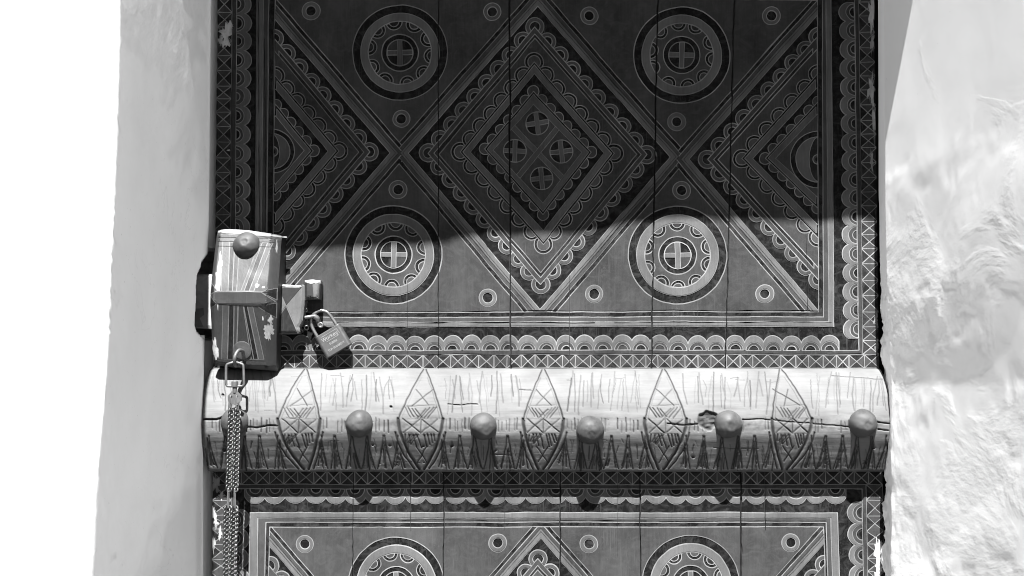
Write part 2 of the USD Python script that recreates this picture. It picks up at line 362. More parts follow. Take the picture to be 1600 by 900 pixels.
        d += e * (0.010 * np.clip(fbm3(P, 0.035, 3, 41), -0.2, 1) + 0.006 * fbm3(P, 0.010, 3, 43))
    P = P + nor * d[..., None]
    v, f = grid_mesh(P)
    if s > 0:
        f = f[:, ::-1]
    return v, f

obj(wall, 'wall_pier', pier(-1), 'plaster', smooth=True, label='smooth white plaster pier with its shaded inner face left of the door')
obj(wall, 'wall_pier', pier(1), 'rough_plaster', smooth=True, label='rough sunlit white plaster reveal right of the door')
# lintel: its lower front edge throws the shadow that crosses the door
sx = np.array([300, 440, 500, 560, 640, 690, 715, 760, 820, 900, 945, 990, 1030, 1080, 1150, 1250, 1380, 1460])
sy = np.array([410, 402, 396, 392, 389, 387, 377, 373, 373, 371, 364, 354, 349, 350, 352, 352, 351, 350])
sw = at(sx, sy, 0.0)
LX = np.linspace(-0.56, 0.72, 150)
LZ = np.interp(LX, sw[:, 0], sw[:, 2]) + DEPTH * TANE + 0.004 * noise2(LX * 1000, LX * 0, 30, 6)
prof = []
for yy, mode in [(0.1, 0), (-0.1, 0), (-0.3, 0), (-0.5, 0), (-DEPTH + 0.012, 0), (-DEPTH + 0.003, 1), (-DEPTH + 0.0, 2), (-DEPTH, 3), (-DEPTH, 4), (0.1, 4)]:
    zz = {0: LZ + 0.006, 1: LZ + 0.002, 2: LZ + 0.010, 3: LZ + 0.3, 4: LZ * 0 + 3.4}[mode]
    prof.append(np.stack([LX, np.full_like(LX, yy), zz], -1))
v, f = grid_mesh(np.array(prof))
obj(wall, 'lintel', (v, f[:, ::-1]), 'plaster', smooth=40)

# added dark backing that puts the gap's shade into colour, behind the door's edges
frame = thing('gap_backing', 'added dark backing that stands for the shade in the gap between door and plaster', 'dark backing', (0, 0.06, 0))
def bx(x0, x1, y0, y1, z0, z1):
    m = trimesh.creation.box((x1 - x0, y1 - y0, z1 - z0))
    m.apply_translation(((x0 + x1) / 2, (y0 + y1) / 2, (z0 + z1) / 2))
    return m
obj(frame, 'backing_post', bx(-0.56, -0.40, 0.056, 0.12, 0.0, 2.46), 'cavity_shade')
obj(frame, 'backing_post', bx(0.50, 0.66, 0.052, 0.12, 0.0, 2.46), 'gap_black')
obj(frame, 'backing_head', bx(-0.398, 0.498, 0.052, 0.12, 2.30, 2.46), 'gap_black')

# ------------------------------------------------------------------ the carved door: flat shapes laid over one another, each at its own depth
K, D, M, L, W = 0.0022, 0.0059, 0.0226, 0.055, 0.128
HK, HD, HM, HL, HW = -0.9, -0.5, 0.0, 0.45, -0.12      # millimetres out of the door's plane
pieces = []

def put(owner, poly, tone, h, line=0.0, ltone=W):
    if poly.is_empty:
        return
    if not poly.is_valid:
        poly = poly.buffer(0)
    pieces.append([owner, poly, tone * rng.uniform(0.9, 1.1), h])
    if line:
        pieces.append([owner, poly.boundary.buffer(line / 2 * rng.uniform(0.85, 1.15), 3), ltone * rng.uniform(0.75, 1.15), HW])

def poly(*p):
    return Polygon(p)

def disc(x, y, r, n=14):
    return Point(x, y).buffer(r, n)

def stroke(pts, w):
    return LineString(pts).buffer(w / 2, cap_style=2)

# planks: seams measured on the photograph, upper and lower panels differ
TOPY, MIDY, BOTY = -560, 655, 1990
def wob(x, amp, seed):
    def fn(y):
        return x + amp * noise2(np.asarray(y, float), np.asarray(y, float) * 0, 60, seed) + amp * 0.4 * noise2(np.asarray(y, float), np.asarray(y, float) * 0, 9, seed + 1)
    return fn
UP = [(685, 685, 1.3), (796, 798, 2.9), (1027.5, 1018, 2.3), (1147, 1134, 2.2)]
LO = [(552, 551, 1.2), (693, 693, 2.0), (875, 876, 2.1), (1000, 1001, 1.8), (1157, 1158, 2.8)]
outer_up = poly((331, TOPY), (1385, TOPY), (1366, 0), (1373, 560), (1374, MIDY), (331, MIDY), (334, 560), (340, 0))
outer_lo = poly((332, MIDY), (1376, MIDY), (1379, 735), (1381, 900), (1392, BOTY), (320, BOTY), (330, 900), (332, 735))
seams, planks = [], []
def seam_line(x0, x1, ya, yb, y0, y1, w, seed):
    ys = np.arange(ya, yb + 1, 4.0)
    xs = x0 + (x1 - x0) * (ys - y0) / (y1 - y0) + 0.8 * noise2(ys, ys * 0, 50, seed) + 0.7 * noise2(ys, ys * 0, 7, seed + 50)
    ww = w / 2 * (1 + 0.55 * noise2(ys, ys * 0, 16, seed + 90))
    return Polygon(np.vstack([np.stack([xs - ww, ys], 1), np.stack([xs + ww, ys], 1)[::-1]])).buffer(0), np.stack([xs, ys], 1)
for panel, (defs, out, ya, yb, y0, y1) in enumerate([(UP, outer_up, TOPY, MIDY, 0, 570), (LO, outer_lo, MIDY, BOTY, 735, 900)]):
    cl = []
    for i, (a, b, w) in enumerate(defs):
        s, c = seam_line(a, b, ya, yb, y0, y1, w, 100 + 10 * panel + i)
        seams.append(s)
        cl.append(c)
    xb = [np.array([[200, ya], [200, yb]])] + cl + [np.array([[1500, ya], [1500, yb]])]
    for i in range(len(xb) - 1):
        planks.append((panel, i, Polygon(np.vstack([xb[i], xb[i + 1][::-1]])).buffer(0).intersection(out)))
PLANK_OFF = {}
for n, (panel, i, pl) in enumerate(planks):
    PLANK_OFF[n] = (rng.uniform(-0.9, 0.9), rng.uniform(-1.2, 1.2))
    pieces.append([('plank', n), pl, M * rng.uniform(0.9, 1.1), HM])

def lerp(a, b, t):
    return a[0] + (b[0] - a[0]) * t, a[1] + (b[1] - a[1]) * t

def ring(o, i):
    return Polygon(o).difference(Polygon(i))

def lattice(key, a, b, c, d, n, inner_dark_sides):
    """Strip of crossed cells from side a-b (start) to d-c (end): a, d on one long edge, b, c on the other."""
    cuts = [0]
    for k in range(n):
        cuts.append(cuts[-1] + rng.uniform(0.88, 1.12))
    cuts = np.array(cuts) / cuts[-1]
    for t0, t1 in zip(cuts[:-1], cuts[1:]):
        p, q, r, s = lerp(a, d, t0), lerp(b, c, t0), lerp(b, c, t1), lerp(a, d, t1)
        m = ((p[0] + q[0] + r[0] + s[0]) / 4 + rng.uniform(-.6, .6), (p[1] + q[1] + r[1] + s[1]) / 4 + rng.uniform(-.6, .6))
        put(key, poly(p, q, m), M, HM)
        put(key, poly(r, s, m), M, HM)
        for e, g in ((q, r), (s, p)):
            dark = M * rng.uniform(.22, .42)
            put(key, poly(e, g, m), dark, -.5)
        lw = rng.uniform(1.0, 1.5)
        lt = W * rng.uniform(0.7, 1.15)
        ln = unary_union([stroke([p, r], lw), stroke([q, s], lw * rng.uniform(0.8, 1.1))] + ([stroke([p, q], lw)] if rng.random() < 0.93 else []))
        pieces.append([key, ln, lt, HW])
    e = unary_union([stroke([a, d], 1.1), stroke([b, c], 1.1)])
    pieces.append([key, e, W * 0.8, HW])

def scallops(part, p0, p1, nx, ny, step, R, lobe, first=0.5):
    """Row of overlapping lobes on the base line p0-p1, bulging along (nx, ny)."""
    ln = math.hypot(p1[0] - p0[0], p1[1] - p0[1])
    n = max(1, round(ln / step))
    base = poly(p0, p1, (p1[0] + nx * 60, p1[1] + ny * 60), (p0[0] + nx * 60, p0[1] + ny * 60))
    cs = [lerp(p0, p1, (k + 0.5) / n) for k in range(n)]
    half = ln / n / 2
    # lobes first: each is the stretch of one wavy edge between its neighbours; then the rings over them
    tx, ty = -ny, nx
    lobes, pos = [], []
    for k, (x, y) in enumerate(cs):
        x += rng.uniform(-.6, .6); y += rng.uniform(-.6, .6)
        r = R * rng.uniform(.96, 1.05)
        lb = affinity.translate(disc(0, 0, r), x + nx * (lobe - r), y + ny * (lobe - r))
        w_ = half + 1.5
        lb = unary_union([lb, poly((x - tx * w_, y - ty * w_), (x + tx * w_, y + ty * w_), (x + tx * w_ + nx * (lobe - R), y + ty * w_ + ny * (lobe - R)), (x - tx * w_ + nx * (lobe - R), y - ty * w_ + ny * (lobe - R)))]).intersection(base)
        lobes.append(lb); pos.append((x, y))
    wave = unary_union(lobes)
    edge = wave.boundary.difference(LineString([p0, p1]).buffer(1.5))
    for k, (x, y) in enumerate(pos):
        lo = half if k else 3 * half
        hi = half if k < n - 1 else 3 * half
        sgn_ = 1 if (p1[0] - p0[0]) * tx + (p1[1] - p0[1]) * ty > 0 else -1
        a_, b_ = (lo, hi) if sgn_ > 0 else (hi, lo)
        x, y = cs[k]
        cell = poly((x - tx * a_ - nx * 3, y - ty * a_ - ny * 3), (x + tx * b_ - nx * 3, y + ty * b_ - ny * 3), (x + tx * b_ + nx * 60, y + ty * b_ + ny * 60), (x - tx * a_ + nx * 60, y - ty * a_ + ny * 60))
        ow = (part, ('scallop', k))
        put(ow, wave.intersection(cell), L * .95, HL)
        pieces.append([ow, edge.buffer(.65).intersection(cell), W * rng.uniform(.8, 1.1), HW])
    for k, (x, y) in enumerate(pos):
        ow = (part, ('scallop', k))
        r1, r2 = half * 0.90, half * 0.54
        put(ow, disc(x, y, r1 * rng.uniform(.93, 1.04)).intersection(base), M * rng.uniform(.75, 1.0), HM, 1.3)
        put(ow, disc(x + rng.uniform(-.6, .6), y, r2 * rng.uniform(.88, 1.06)).intersection(base), rng.choice([K, K, D, M * .8]), HK, 1.3)

def bands(key, Q0, Q1, Q2, Q3):
    """Three mouldings round a panel, from its field (Q0) outwards."""
    put(key, ring(Q3, Q2), L, HL)
    put(key, ring(Q2, Q1), M, HM)
    put(key, ring(Q1, Q0), D * 1.6, HD)
    for q in (Q0, Q1, Q2, Q3):
        pieces.append([key, Polygon(q).boundary.buffer(0.75), W * 0.85, HW])
    # worn dark dashes on the innermost moulding
    for i in range(4):
        a, b = Q0[i], Q0[(i + 1) % 4]
        c, d = Q1[i], Q1[(i + 1) % 4]
        t = 0.02
        while t < 0.96:
            dt = rng.uniform(0.02, 0.09)
            u = min(t + dt, 0.98)
            p, q, r, s = lerp(lerp(a, c, .2), lerp(b, d, .2), t), lerp(lerp(a, c, .8), lerp(b, d, .8), t + .004), lerp(lerp(a, c, .8), lerp(b, d, .8), u), lerp(lerp(a, c, .2), lerp(b, d, .2), u - .004)
            put(key, poly(p, q, r, s), K, HD - .2)
            t = u + rng.uniform(0.004, 0.06)

# ---- upper panel
U0 = [(430, -8), (1277, 0), (1279, 487), (426, 488)]
U1 = [(420, -16), (1285, -8), (1287, 495), (415, 496)]
U2 = [(412, -23), (1290, -15), (1295.5, 502), (407, 503)]
U3 = [(402, -30), (1298, -22), (1303, 509.5), (398, 510)]
U5 = [(370, -66), (1335, -60), (1342, 547), (366, 547)]
U6 = [(363, -73), (1341, -66), (1348, 554), (359, 554)]
U7 = [(340, -95), (1366, -90), (1373.5, 575), (333, 575)]
# ---- lower panel
L0 = [(421, 824), (1287, 823), (1299, 1318), (411, 1318)]
L1 = [(415, 816), (1291, 816), (1304, 1326), (405, 1326)]
L2 = [(403, 809), (1298, 808.5), (1312, 1333), (396, 1333)]
L3 = [(391, 801), (1309, 801), (1320, 1341), (384, 1341)]
L5 = [(368, 763.5), (1347, 763.5), (1357, 1378), (358, 1378)]
L6 = [(362, 757), (1353, 757), (1364, 1385), (351, 1385)]
L7 = [(331, 736), (1379, 736), (1391, 1406), (323, 1406)]
for nm, (q3, q5, q6, q7) in {'up': (U3, U5, U6, U7), 'lo': (L3, L5, L6, L7)}.items():
    put((('black_band', nm),), ring(q5, q3), K, HK)
    put((('border_fillet', nm),), ring(q6, q5), M * 0.85, HM, 1.2)
    for i in range(4):
        a, b = q6[i], q6[(i + 1) % 4]
        c, d = q7[i], q7[(i + 1) % 4]
        n = round(math.hypot(b[0] - a[0], b[1] - a[1]) / (20.5 if i in (0, 2) else 22.8))
        if nm == 'lo' and i == 2:
            continue
        if i in (0, 2):       # rows run the full width, upright strips stop against them
            a, b = (c[0], a[1]), (d[0], b[1])
        else:
            c, d = (c[0], a[1]), (d[0], b[1])
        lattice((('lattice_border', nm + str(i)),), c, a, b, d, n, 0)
scallops(('scallop_border', 'u_right'), (1335, 4), (1341.5, 528), -1, 0, 29.1, 15.5, 23.5)
scallops(('scallop_border', 'u_bottom'), (398, 547), (1311, 547), 0, -1, 29.5, 15.5, 23)
scallops(('scallop_border', 'u_left'), (370, -8), (366, 515), 1, 0, 29.1, 15.5, 23)
scallops(('scallop_border', 'l_top'), (383, 763.5), (1322, 763.5), 0, 1, 31.2, 17, 23.5)
scallops(('scallop_border', 'l_left'), (368, 797), (366, 950), 1, 0, 30.5, 16, 22)
scallops(('scallop_border', 'l_right'), (1347, 784), (1350, 950), -1, 0, 33.5, 17.5, 22.5)
bands((('panel_moulding', 'up'),), U0, U1, U2, U3)
bands((('panel_moulding', 'lo'),), L0, L1, L2, L3)

def q4(T, R, B, Lf):
    return [T, R, B, Lf]

def half(tipx, tipy, x, y0, y1):
    """Diamond whose far half lies outside the panel: tip, and the heights where it meets the panel's edge x."""
    return [(x, y0), (tipx, tipy), (x, y1), (2 * x - tipx, tipy)]

panelU, panelL = Polygon(U0), Polygon(L0)
CARVED = [
    ('c', panelU, dict(
        main=q4((840, 10), (1047, 245), (844, 484), (638, 239)),
        b2o=q4((835.5, 42.5), (1011, 241), (845, 445), (669, 239)), b2i=q4((835.5, 60), (995, 241), (845, 426), (686, 241)),
        b3o=q4((834, 97), (960, 240), (849, 382), (719, 237.5)), b3i=q4((834, 115), (944, 239), (849, 360), (735, 237.5)),
        b4o=q4((833, 142.5), (924, 237.5), (848.5, 335), (758, 232.5)), b4i=q4((833, 162.5), (909, 237.5), (848.5, 317), (771, 234))), None),
    ('l', panelU, dict(
        main=half(609.5, 239, 430, 30, 448), b2o=half(577.5, 237.5, 430, 61, 414), b2i=half(560, 237.5, 430, 80, 395),
        b3o=half(529, 236, 430, 119, 353), b3i=half(512, 236, 430, 139, 334), b4o=half(489, 235, 430, 164, 305), b4i=half(475, 235, 430, 181, 288)), (426, 236, 34)),
    ('r', panelU, dict(
        main=half(1077, 249, 1278, 22, 484), b2o=half(1106, 249, 1278, 56, 437), b2i=half(1122, 249, 1278, 75, 418),
        b3o=half(1159, 247, 1278, 116, 372), b3i=half(1176, 247.5, 1278, 136, 352), b4o=half(1196, 247.5, 1278, 159, 325), b4i=half(1212, 247.5, 1278, 177, 308)), (1279, 249, 44)),
]
def shifted(d, dx, dy):
    return {k: [(x + dx, y + dy) for x, y in v] for k, v in d.items()}
CARVED += [('C', panelL, shifted(CARVED[0][2], 5.5, 831), None),
           ('Lf', panelL, shifted(CARVED[1][2], -9, 824), (417, 1060, 34)),
           ('R', panelL, shifted(CARVED[2][2], 10.5, 826), (1290, 1075, 44))]
for nm, clip, d, eye in CARVED:                 # all outer mouldings first, so that they cross one another
    put((('carved_diamond', nm),), Polygon(d['main']).buffer(22, join_style=2).intersection(clip), D * 1.5, HD, 1.3)
for nm, clip, d, eye in CARVED:
    ow = (('carved_diamond', nm),)
    mid = Polygon(d['main']).buffer(15.5, join_style=2)
    put(ow, mid.intersection(clip), M * 1.05, HM, 1.2)
    o = list(Polygon(d['main']).buffer(19.5, join_style=2).exterior.coords)
    for a, b in zip(o[:-1], o[1:]):             # worn paint dashes in the outer groove
        t = 0.05
        while t < 0.95:
            u = min(0.96, t + rng.uniform(0.02, 0.10))
            dash = LineString([lerp(a, b, t), lerp(a, b, u)]).buffer(2.0, cap_style=2)
            others = unary_union([Polygon(e['main']).buffer(15.5, join_style=2) for n2, c2, e, _ in CARVED])
            dash = dash.difference(others).intersection(clip)
            put(ow, dash, K, HD - .2)
            t = u + rng.uniform(0.005, 0.09)
for nm, clip, d, eye in CARVED:
    put((('carved_diamond', nm),), Polygon(d['main']).buffer(10, join_style=2).intersection(clip), L, HL, 1.2, L * 1.3)
    pieces.append([(('carved_diamond', nm),), Polygon(d['main']).buffer(6.6, join_style=2).boundary.buffer(.45).intersection(clip), M * .7, HM])
    pieces.append([(('carved_diamond', nm),), Polygon(d['main']).buffer(10, join_style=2).boundary.buffer(.5).intersection(clip), M * .6, HM])

def along(Q, clip, spacing, n_corner=True):
    """Centres of a row of arcs on the outline Q, one on each corner."""
    out = []
    for i in range(4):
        a, b = Q[i], Q[(i + 1) % 4]
        ln = math.hypot(b[0] - a[0], b[1] - a[1])
        n = max(1, round(ln / spacing))
        for k in range(n):
            x, y = lerp(a, b, k / n)
            out.append((x + rng.uniform(-.5, .5), y + rng.uniform(-.5, .5), k == 0, i))
    return [o for o in out if clip.buffer(3).contains(Point(o[0], o[1]))]

VIEWY = 935
def wheel(key, x, y, r, ang):
    put(key, disc(x, y, r), M * .8, HM, 1.4)
    for k in (0, 2):
        a = ang + math.pi / 2 * k + math.pi * 1.5
        put(key, poly((x, y), (x + 1.5 * r * math.cos(a), y + 1.5 * r * math.sin(a)), (x + 2 * r * math.cos(a + math.pi / 4), y + 2 * r * math.sin(a + math.pi / 4)), (x + 1.5 * r * math.cos(a + math.pi / 2), y + 1.5 * r * math.sin(a + math.pi / 2))).intersection(disc(x, y, r - .7)), K, HK)
    if rng.random() < .6:
        a = ang + math.pi
        put(key, poly((x, y), (x + 1.5 * r * math.cos(a), y + 1.5 * r * math.sin(a)), (x + 2 * r * math.cos(a + math.pi / 4), y + 2 * r * math.sin(a + math.pi / 4)), (x + 1.5 * r * math.cos(a + math.pi / 2), y + 1.5 * r * math.sin(a + math.pi / 2))).intersection(disc(x, y, r - .7)), D, HK)
    for k in (0, 1):
        a = ang + math.pi / 2 * k
        put(key, stroke([(x - r * math.cos(a), y - r * math.sin(a)), (x + r * math.cos(a), y + r * math.sin(a))], r * .36).intersection(disc(x, y, r - .5)), L * .9, HL, .9)

for nm, clip, d, eye in CARVED:
    own = ('carved_diamond', nm)
    main, b2o, b2i, b3o, b3i, b4o, b4i = (Polygon(d[k]).intersection(clip) for k in ('main', 'b2o', 'b2i', 'b3o', 'b3i', 'b4o', 'b4i'))
    put((own,), main, K, HK, 1.1)
    for k, (x, y, corner, e) in enumerate(along(d['b2o'], clip, 28.3)):
        if y > VIEWY: continue
        o = (own, ('scallop', 'a%d' % k))
        R = 14.2 if corner else 13.4
        put(o, disc(x, y, R).intersection(clip).difference(b2o), M * 1.25, HL, 1.4)
        put(o, disc(x, y, R * .58).intersection(clip).difference(b2o), K, HK, 1.2)
    put((own,), b2o, M * .9, HM, 1.3)
    put((own,), b2o.buffer(-7, join_style=2), D, HD, 1.1)
    oo = d['b2o']
    put((own,), b2i, M * .92, HM, 1.3)
    for k, (x, y, corner, e) in enumerate(along(d['b3o'], clip, 27.5)):
        if y > VIEWY: continue
        o = (own, ('scallop', 'b%d' % k))
        R = 14.6 if corner else 13.6
        put(o, disc(x, y, R).intersection(clip).difference(b3o), K, HK, 1.2)
        put(o, disc(x, y, R * .68).intersection(clip).difference(b3o), M * 1.3, HM, 1.1)
    put((own,), b3o, K, HK, 0.8)
    put((own,), b3o.buffer(-3.2, join_style=2), L * .85, HL, 1.0)
    put((own,), b3i, K, HK, .9)
    for k, (x, y, corner, e) in enumerate(along(d['b4o'], clip, 19.2)):
        if y > VIEWY: continue
        o = (own, ('scallop', 'c%d' % k))
        put(o, disc(x, y, 9.0 if corner else 8.6).intersection(clip).difference(b4o), M * 1.05, HM, 1.2)
    put((own,), b4o, K, HK, .8)
    put((own,), b4o.buffer(-3.0, join_style=2), L * .8, HL, .9)
    put((own,), b4i, M, HM, 1.0)
    if eye:
        x, y, r = eye
        o = (own, ('eye', 0))
        sgn = 1 if x < 800 else -1
        put(o, disc(x, y, r, 24).intersection(clip), K, HK, 1.2)
        put(o, disc(x, y, r * .80, 24).intersection(clip), L * .8, HL, 1.2)
        put(o, affinity.scale(disc(x, y, r * .78, 24), .42, 1).intersection(clip), D * 1.2, HD, 1.0)
        put(o, disc(x + sgn * 1, y, 7.5).intersection(clip), M, HM, 1.2)
        put(o, disc(x + sgn * 1, y, 3.8).intersection(clip), K, HK)
    else:
        cx, cy = (d['b4i'][0][0] + d['b4i'][2][0]) / 2, (d['b4i'][1][1] + d['b4i'][3][1]) / 2 - 2
        T, R, B, Lq = d['b4i']
        for a, b in (((lerp(T, Lq, .5)), (lerp(R, B, .5))), ((lerp(T, R, .5)), (lerp(Lq, B, .5)))):
            put((own,), stroke([a, b], 8).intersection(b4i), L * .75, HL, .9)
        if cy < VIEWY:
            for k, (wx, wy, a) in enumerate([(839.5, 192, -.15), (805, 235, .05), (877.5, 236, -.12), (846.5, 278.5, -.08)]):
                wheel((own, ('wheel', k)), wx, wy, 18, a)

def rosette(n, cx, cy, R, a0):
    own = ('rosette', n)
    put((own,), disc(cx, cy, R, 28), K, HK, 1.5)
    put((own,), disc(cx, cy, R * .83, 28), L, HL, 1.5)
    put((own,), disc(cx, cy, R * .665, 28), M, HM, 1.5)
    inner = disc(cx, cy, R * .665 - .4, 28)
    for k in range(10):
        a = math.radians(a0 + 36 * k + rng.uniform(-4, 4))
        x, y = cx + R * .665 * math.cos(a), cy - R * .665 * math.sin(a)
        o = (own, ('lobe', k))
        r = rng.uniform(11.6, 12.8)
        put(o, disc(x, y, r).intersection(inner), K, HK, 1.3)
        put(o, disc(x, y, r * .60).intersection(inner), rng.choice([M, D]), HM, 1.2)
    o = (own, ('hub', 0))
    put(o, disc(cx, cy, R * .385, 20), K, HK, 1.5)
    wheel(o, cx, cy, R * .275, rng.uniform(-.06, .06))
for n, (cx, cy, R, a0) in enumerate([(625, 82, 74, 29), (1065.5, 86, 75, 25), (614.5, 398, 76, 15), (1058.7, 398.7, 77, 20), (619, 914, 75, 30), (1079, 912, 76, 12)]):
    rosette(n, cx, cy, R, a0)
for n, (cx, cy) in enumerate([(486.5, 17), (627, 185), (769.5, 18.5), (921, 24.5), (1205.5, 24.5), (1057.5, 190), (622, 297), (1065, 297), (762, 465), (928, 459), (1195, 459),
                              (476, 850), (777.5, 848), (920, 850), (1235, 848)]):
    o = (('ring_boss', n),)
    put(o, disc(cx, cy, rng.uniform(13.2, 14.2)), L * .85, HL, 1.3)
    put(o, disc(cx + rng.uniform(-.5, .5), cy, rng.uniform(7.4, 8.4)), K, HK - .6, 1.2)

# chips where paint and wood broke away and pale stuff shows
def blob(cx, cy, rx, ry, n=18, rough=.35, seed=0):
    a = np.linspace(0, 2 * np.pi, n, endpoint=False)
    r = 1 + rough * np.random.default_rng(seed).uniform(-1, 1, n)
    return Polygon(np.stack([cx + rx * r * np.cos(a), cy + ry * r * np.sin(a)], 1)).buffer(0)
for k, (x, y, rx, ry, t) in enumerate([(352, 53, 9, 16, .5), (358, 40, 5, 6, .5), (345, 64, 4, 8, .4), (357, 234, 2.6, 1.6, .6), (1363, 20, 4.5, 30, .42), (1364, 66, 3, 18, .3), (1362, 140, 5, 26, .42), (1366, 190, 2.4, 30, .35), (1362, 250, 2.4, 22, .3),
                                        (1369, 500, 3, 12, .2), (1370, 540, 3, 12, .2), (1374, 868, 7, 26, .55), (1372, 900, 6, 16, .55), (336, 815, 3.5, 10, .5), (333, 800, 5, 9, .45), (343, 833, 3, 10, .5), (332, 850, 4, 12, .45), (345, 775, 5, 6, .5), (337, 755, 6, 14, .25)]):
    put((('paint_chip', k),), blob(x, y, rx, ry, 30, .55, seed=k), t * .6, -1.6)
# thin cracks along the mouldings and down some planks
cr = []
for (x0, y0, x1, y1, w) in [(430, 486.5, 1278, 485.5, .8), (520, 503.5, 930, 504.5, .9), (960, 504, 1300, 503, .8), (400, 553.5, 1345, 553, .7), (637, 430, 637, 575, .8), (890, 430, 890, 575, .7), (404, -60, 405, 380, .7), (413, 60, 415, 350, .8),
                            (1260, 366, 1262, 486, .4), (641, 736, 642, 830, .7), (500, 812, 1010, 813.5, .7), (1030, 815, 1290, 813.5, .7), (1195, 740, 1196, 830, .8), (965, 740, 965, 870, .4), (787, 740, 788, 830, .5)]:
    n = max(3, int(math.hypot(x1 - x0, y1 - y0) / 6))
    t = np.linspace(0, 1, n)
    X, Y = x0 + (x1 - x0) * t, y0 + (y1 - y0) * t
    s_ = rng.randint(0, 999)
    hor = abs(x1 - x0) > abs(y1 - y0)
    if hor: Y = Y + 0.9 * noise2(X, Y * 0, 45, s_)
    else: X = X + 0.7 * noise2(Y, X * 0, 40, s_)
    ww = np.clip(w * (1 + 1.2 * noise2(X + Y, X * 0, 22, s_ + 1)), 0.02, 3)
    off = np.stack([0 * ww, ww / 2], 1) if hor else np.stack([ww / 2, 0 * ww], 1)
    ww = ww * 1.35
    off = off * 1.35
    c = np.stack([X, Y], 1)
    cr.append(Polygon(np.vstack([c - off, (c + off)[::-1]])).buffer(0))
cracks = unary_union(cr + seams)

# ---- cut every shape by those lying over it
def solve(pieces, cut=None, clip=None):
    geoms = [p[1] for p in pieces]
    tree = STRtree(geoms)
    out = []
    for i, (owner, g, tone, h) in enumerate(pieces):
        hit = tree.query(g)
        hit = hit[hit > i]
        if len(hit):
            g = g.difference(unary_union([geoms[j] for j in hit]))
        if cut is not None and not g.is_empty:
            g = g.difference(cut)
        if clip is not None and not g.is_empty:
            g = g.intersection(clip)
        g = shapely.set_precision(g, 1e-4)
        for q in getattr(g, 'geoms', [g]):
            if q.geom_type == 'Polygon' and q.area > 0.25:
                out.append((owner, q, tone, h))
    return out

def extrude(q, seg=5.0, size=None):
    """Top triangles and side walls of one flat shape in photograph coordinates: (xy, level 1 top / 0 bottom, faces)."""
    q = shapely.geometry.polygon.orient(q.segmentize(seg))
    v, f = trimesh.creation.triangulate_polygon(q, engine='earcut')
    v, f = np.asarray(v, float), np.asarray(f, int)
    if size:
        v3, f = trimesh.remesh.subdivide_to_size(np.column_stack([v, np.zeros(len(v))]), f, size)
        v = v3[:, :2]
    # counter-clockwise in (x right, y down) means facing the door's inside: turn so that tops face the viewer
    a = v[f]
    area = np.cross(a[:, 1] - a[:, 0], a[:, 2] - a[:, 0])
    f = np.where((area > 0)[:, None], f[:, ::-1], f)
    vs, fs, lev, n = [v], [f], [np.ones(len(v))], len(v)
    for r in [q.exterior, *q.interiors]:
        c = np.asarray(r.coords)[:-1]
        k = len(c)
        vs += [c, c]
        lev += [np.ones(k), np.zeros(k)]
        i = np.arange(k); j = (i + 1) % k
        fs += [np.stack([n + i, n + j, n + k + j], 1), np.stack([n + i, n + k + j, n + k + i], 1)]
        n += 2 * k
    return np.vstack(vs), np.concatenate(lev), np.vstack(fs)

def warp(v):
    x, y = v[:, 0], v[:, 1]
    dx = 1.0 * noise2(x, y, 55, 1) + 0.55 * noise2(x, y, 9, 2) + 0.22 * noise2(x, y, 3.2, 3)
    dy = 1.2 * noise2(x, y, 60, 4) + 0.55 * noise2(x, y, 9, 5) + 0.22 * noise2(x, y, 3.2, 6)
    return np.stack([x + dx, y + dy], 1)

def plank_at(x, y):
    panel = (y > MIDY).astype(int)
    out = np.zeros(len(x)); tl = np.zeros(len(x))
    n = 0
    for pn, defs in enumerate((UP, LO)):
        y0, y1 = ((0, 570), (735, 900))[pn]
        idx = np.zeros(len(x), int)
        xs = [a + (b - a) * (y - y0) / (y1 - y0) for a, b, w in defs]
        for s in xs:
            idx += (x > s)
        lim = [335] + [a for a, b, w in defs] + [1370]
        for k in range(len(defs) + 1):
            o, t = PLANK_OFF[n]
            sel = (panel == pn) & (idx == k)
            out[sel] = o + t * ((x[sel] - lim[k]) / (lim[k + 1] - lim[k]) - .5)
            n += 1
    return out

def door_point(xy, h_mm):
    w = at(xy[:, 0], xy[:, 1], 0.0)
    w[:, 1] = -h_mm / 1000.0
    return w

BASE = -3.4
def build_group(items, top_fn, base_fn, seg=5.0, size=None, do_warp=True):
    V, F, T, n = [], [], [], 0
    for q, tone, h in items:
        xy, lev, f = extrude(q, seg, size)
        hh = np.where(lev > 0.5, top_fn(xy, h), base_fn(xy, h))
        p = warp(xy) if do_warp else xy
        V.append((p, hh)); F.append(f + n); T.append(np.full(len(xy), tone)); n += len(xy)
    return np.vstack([a for a, b in V]), np.concatenate([b for a, b in V]), np.vstack(F), np.concatenate(T)

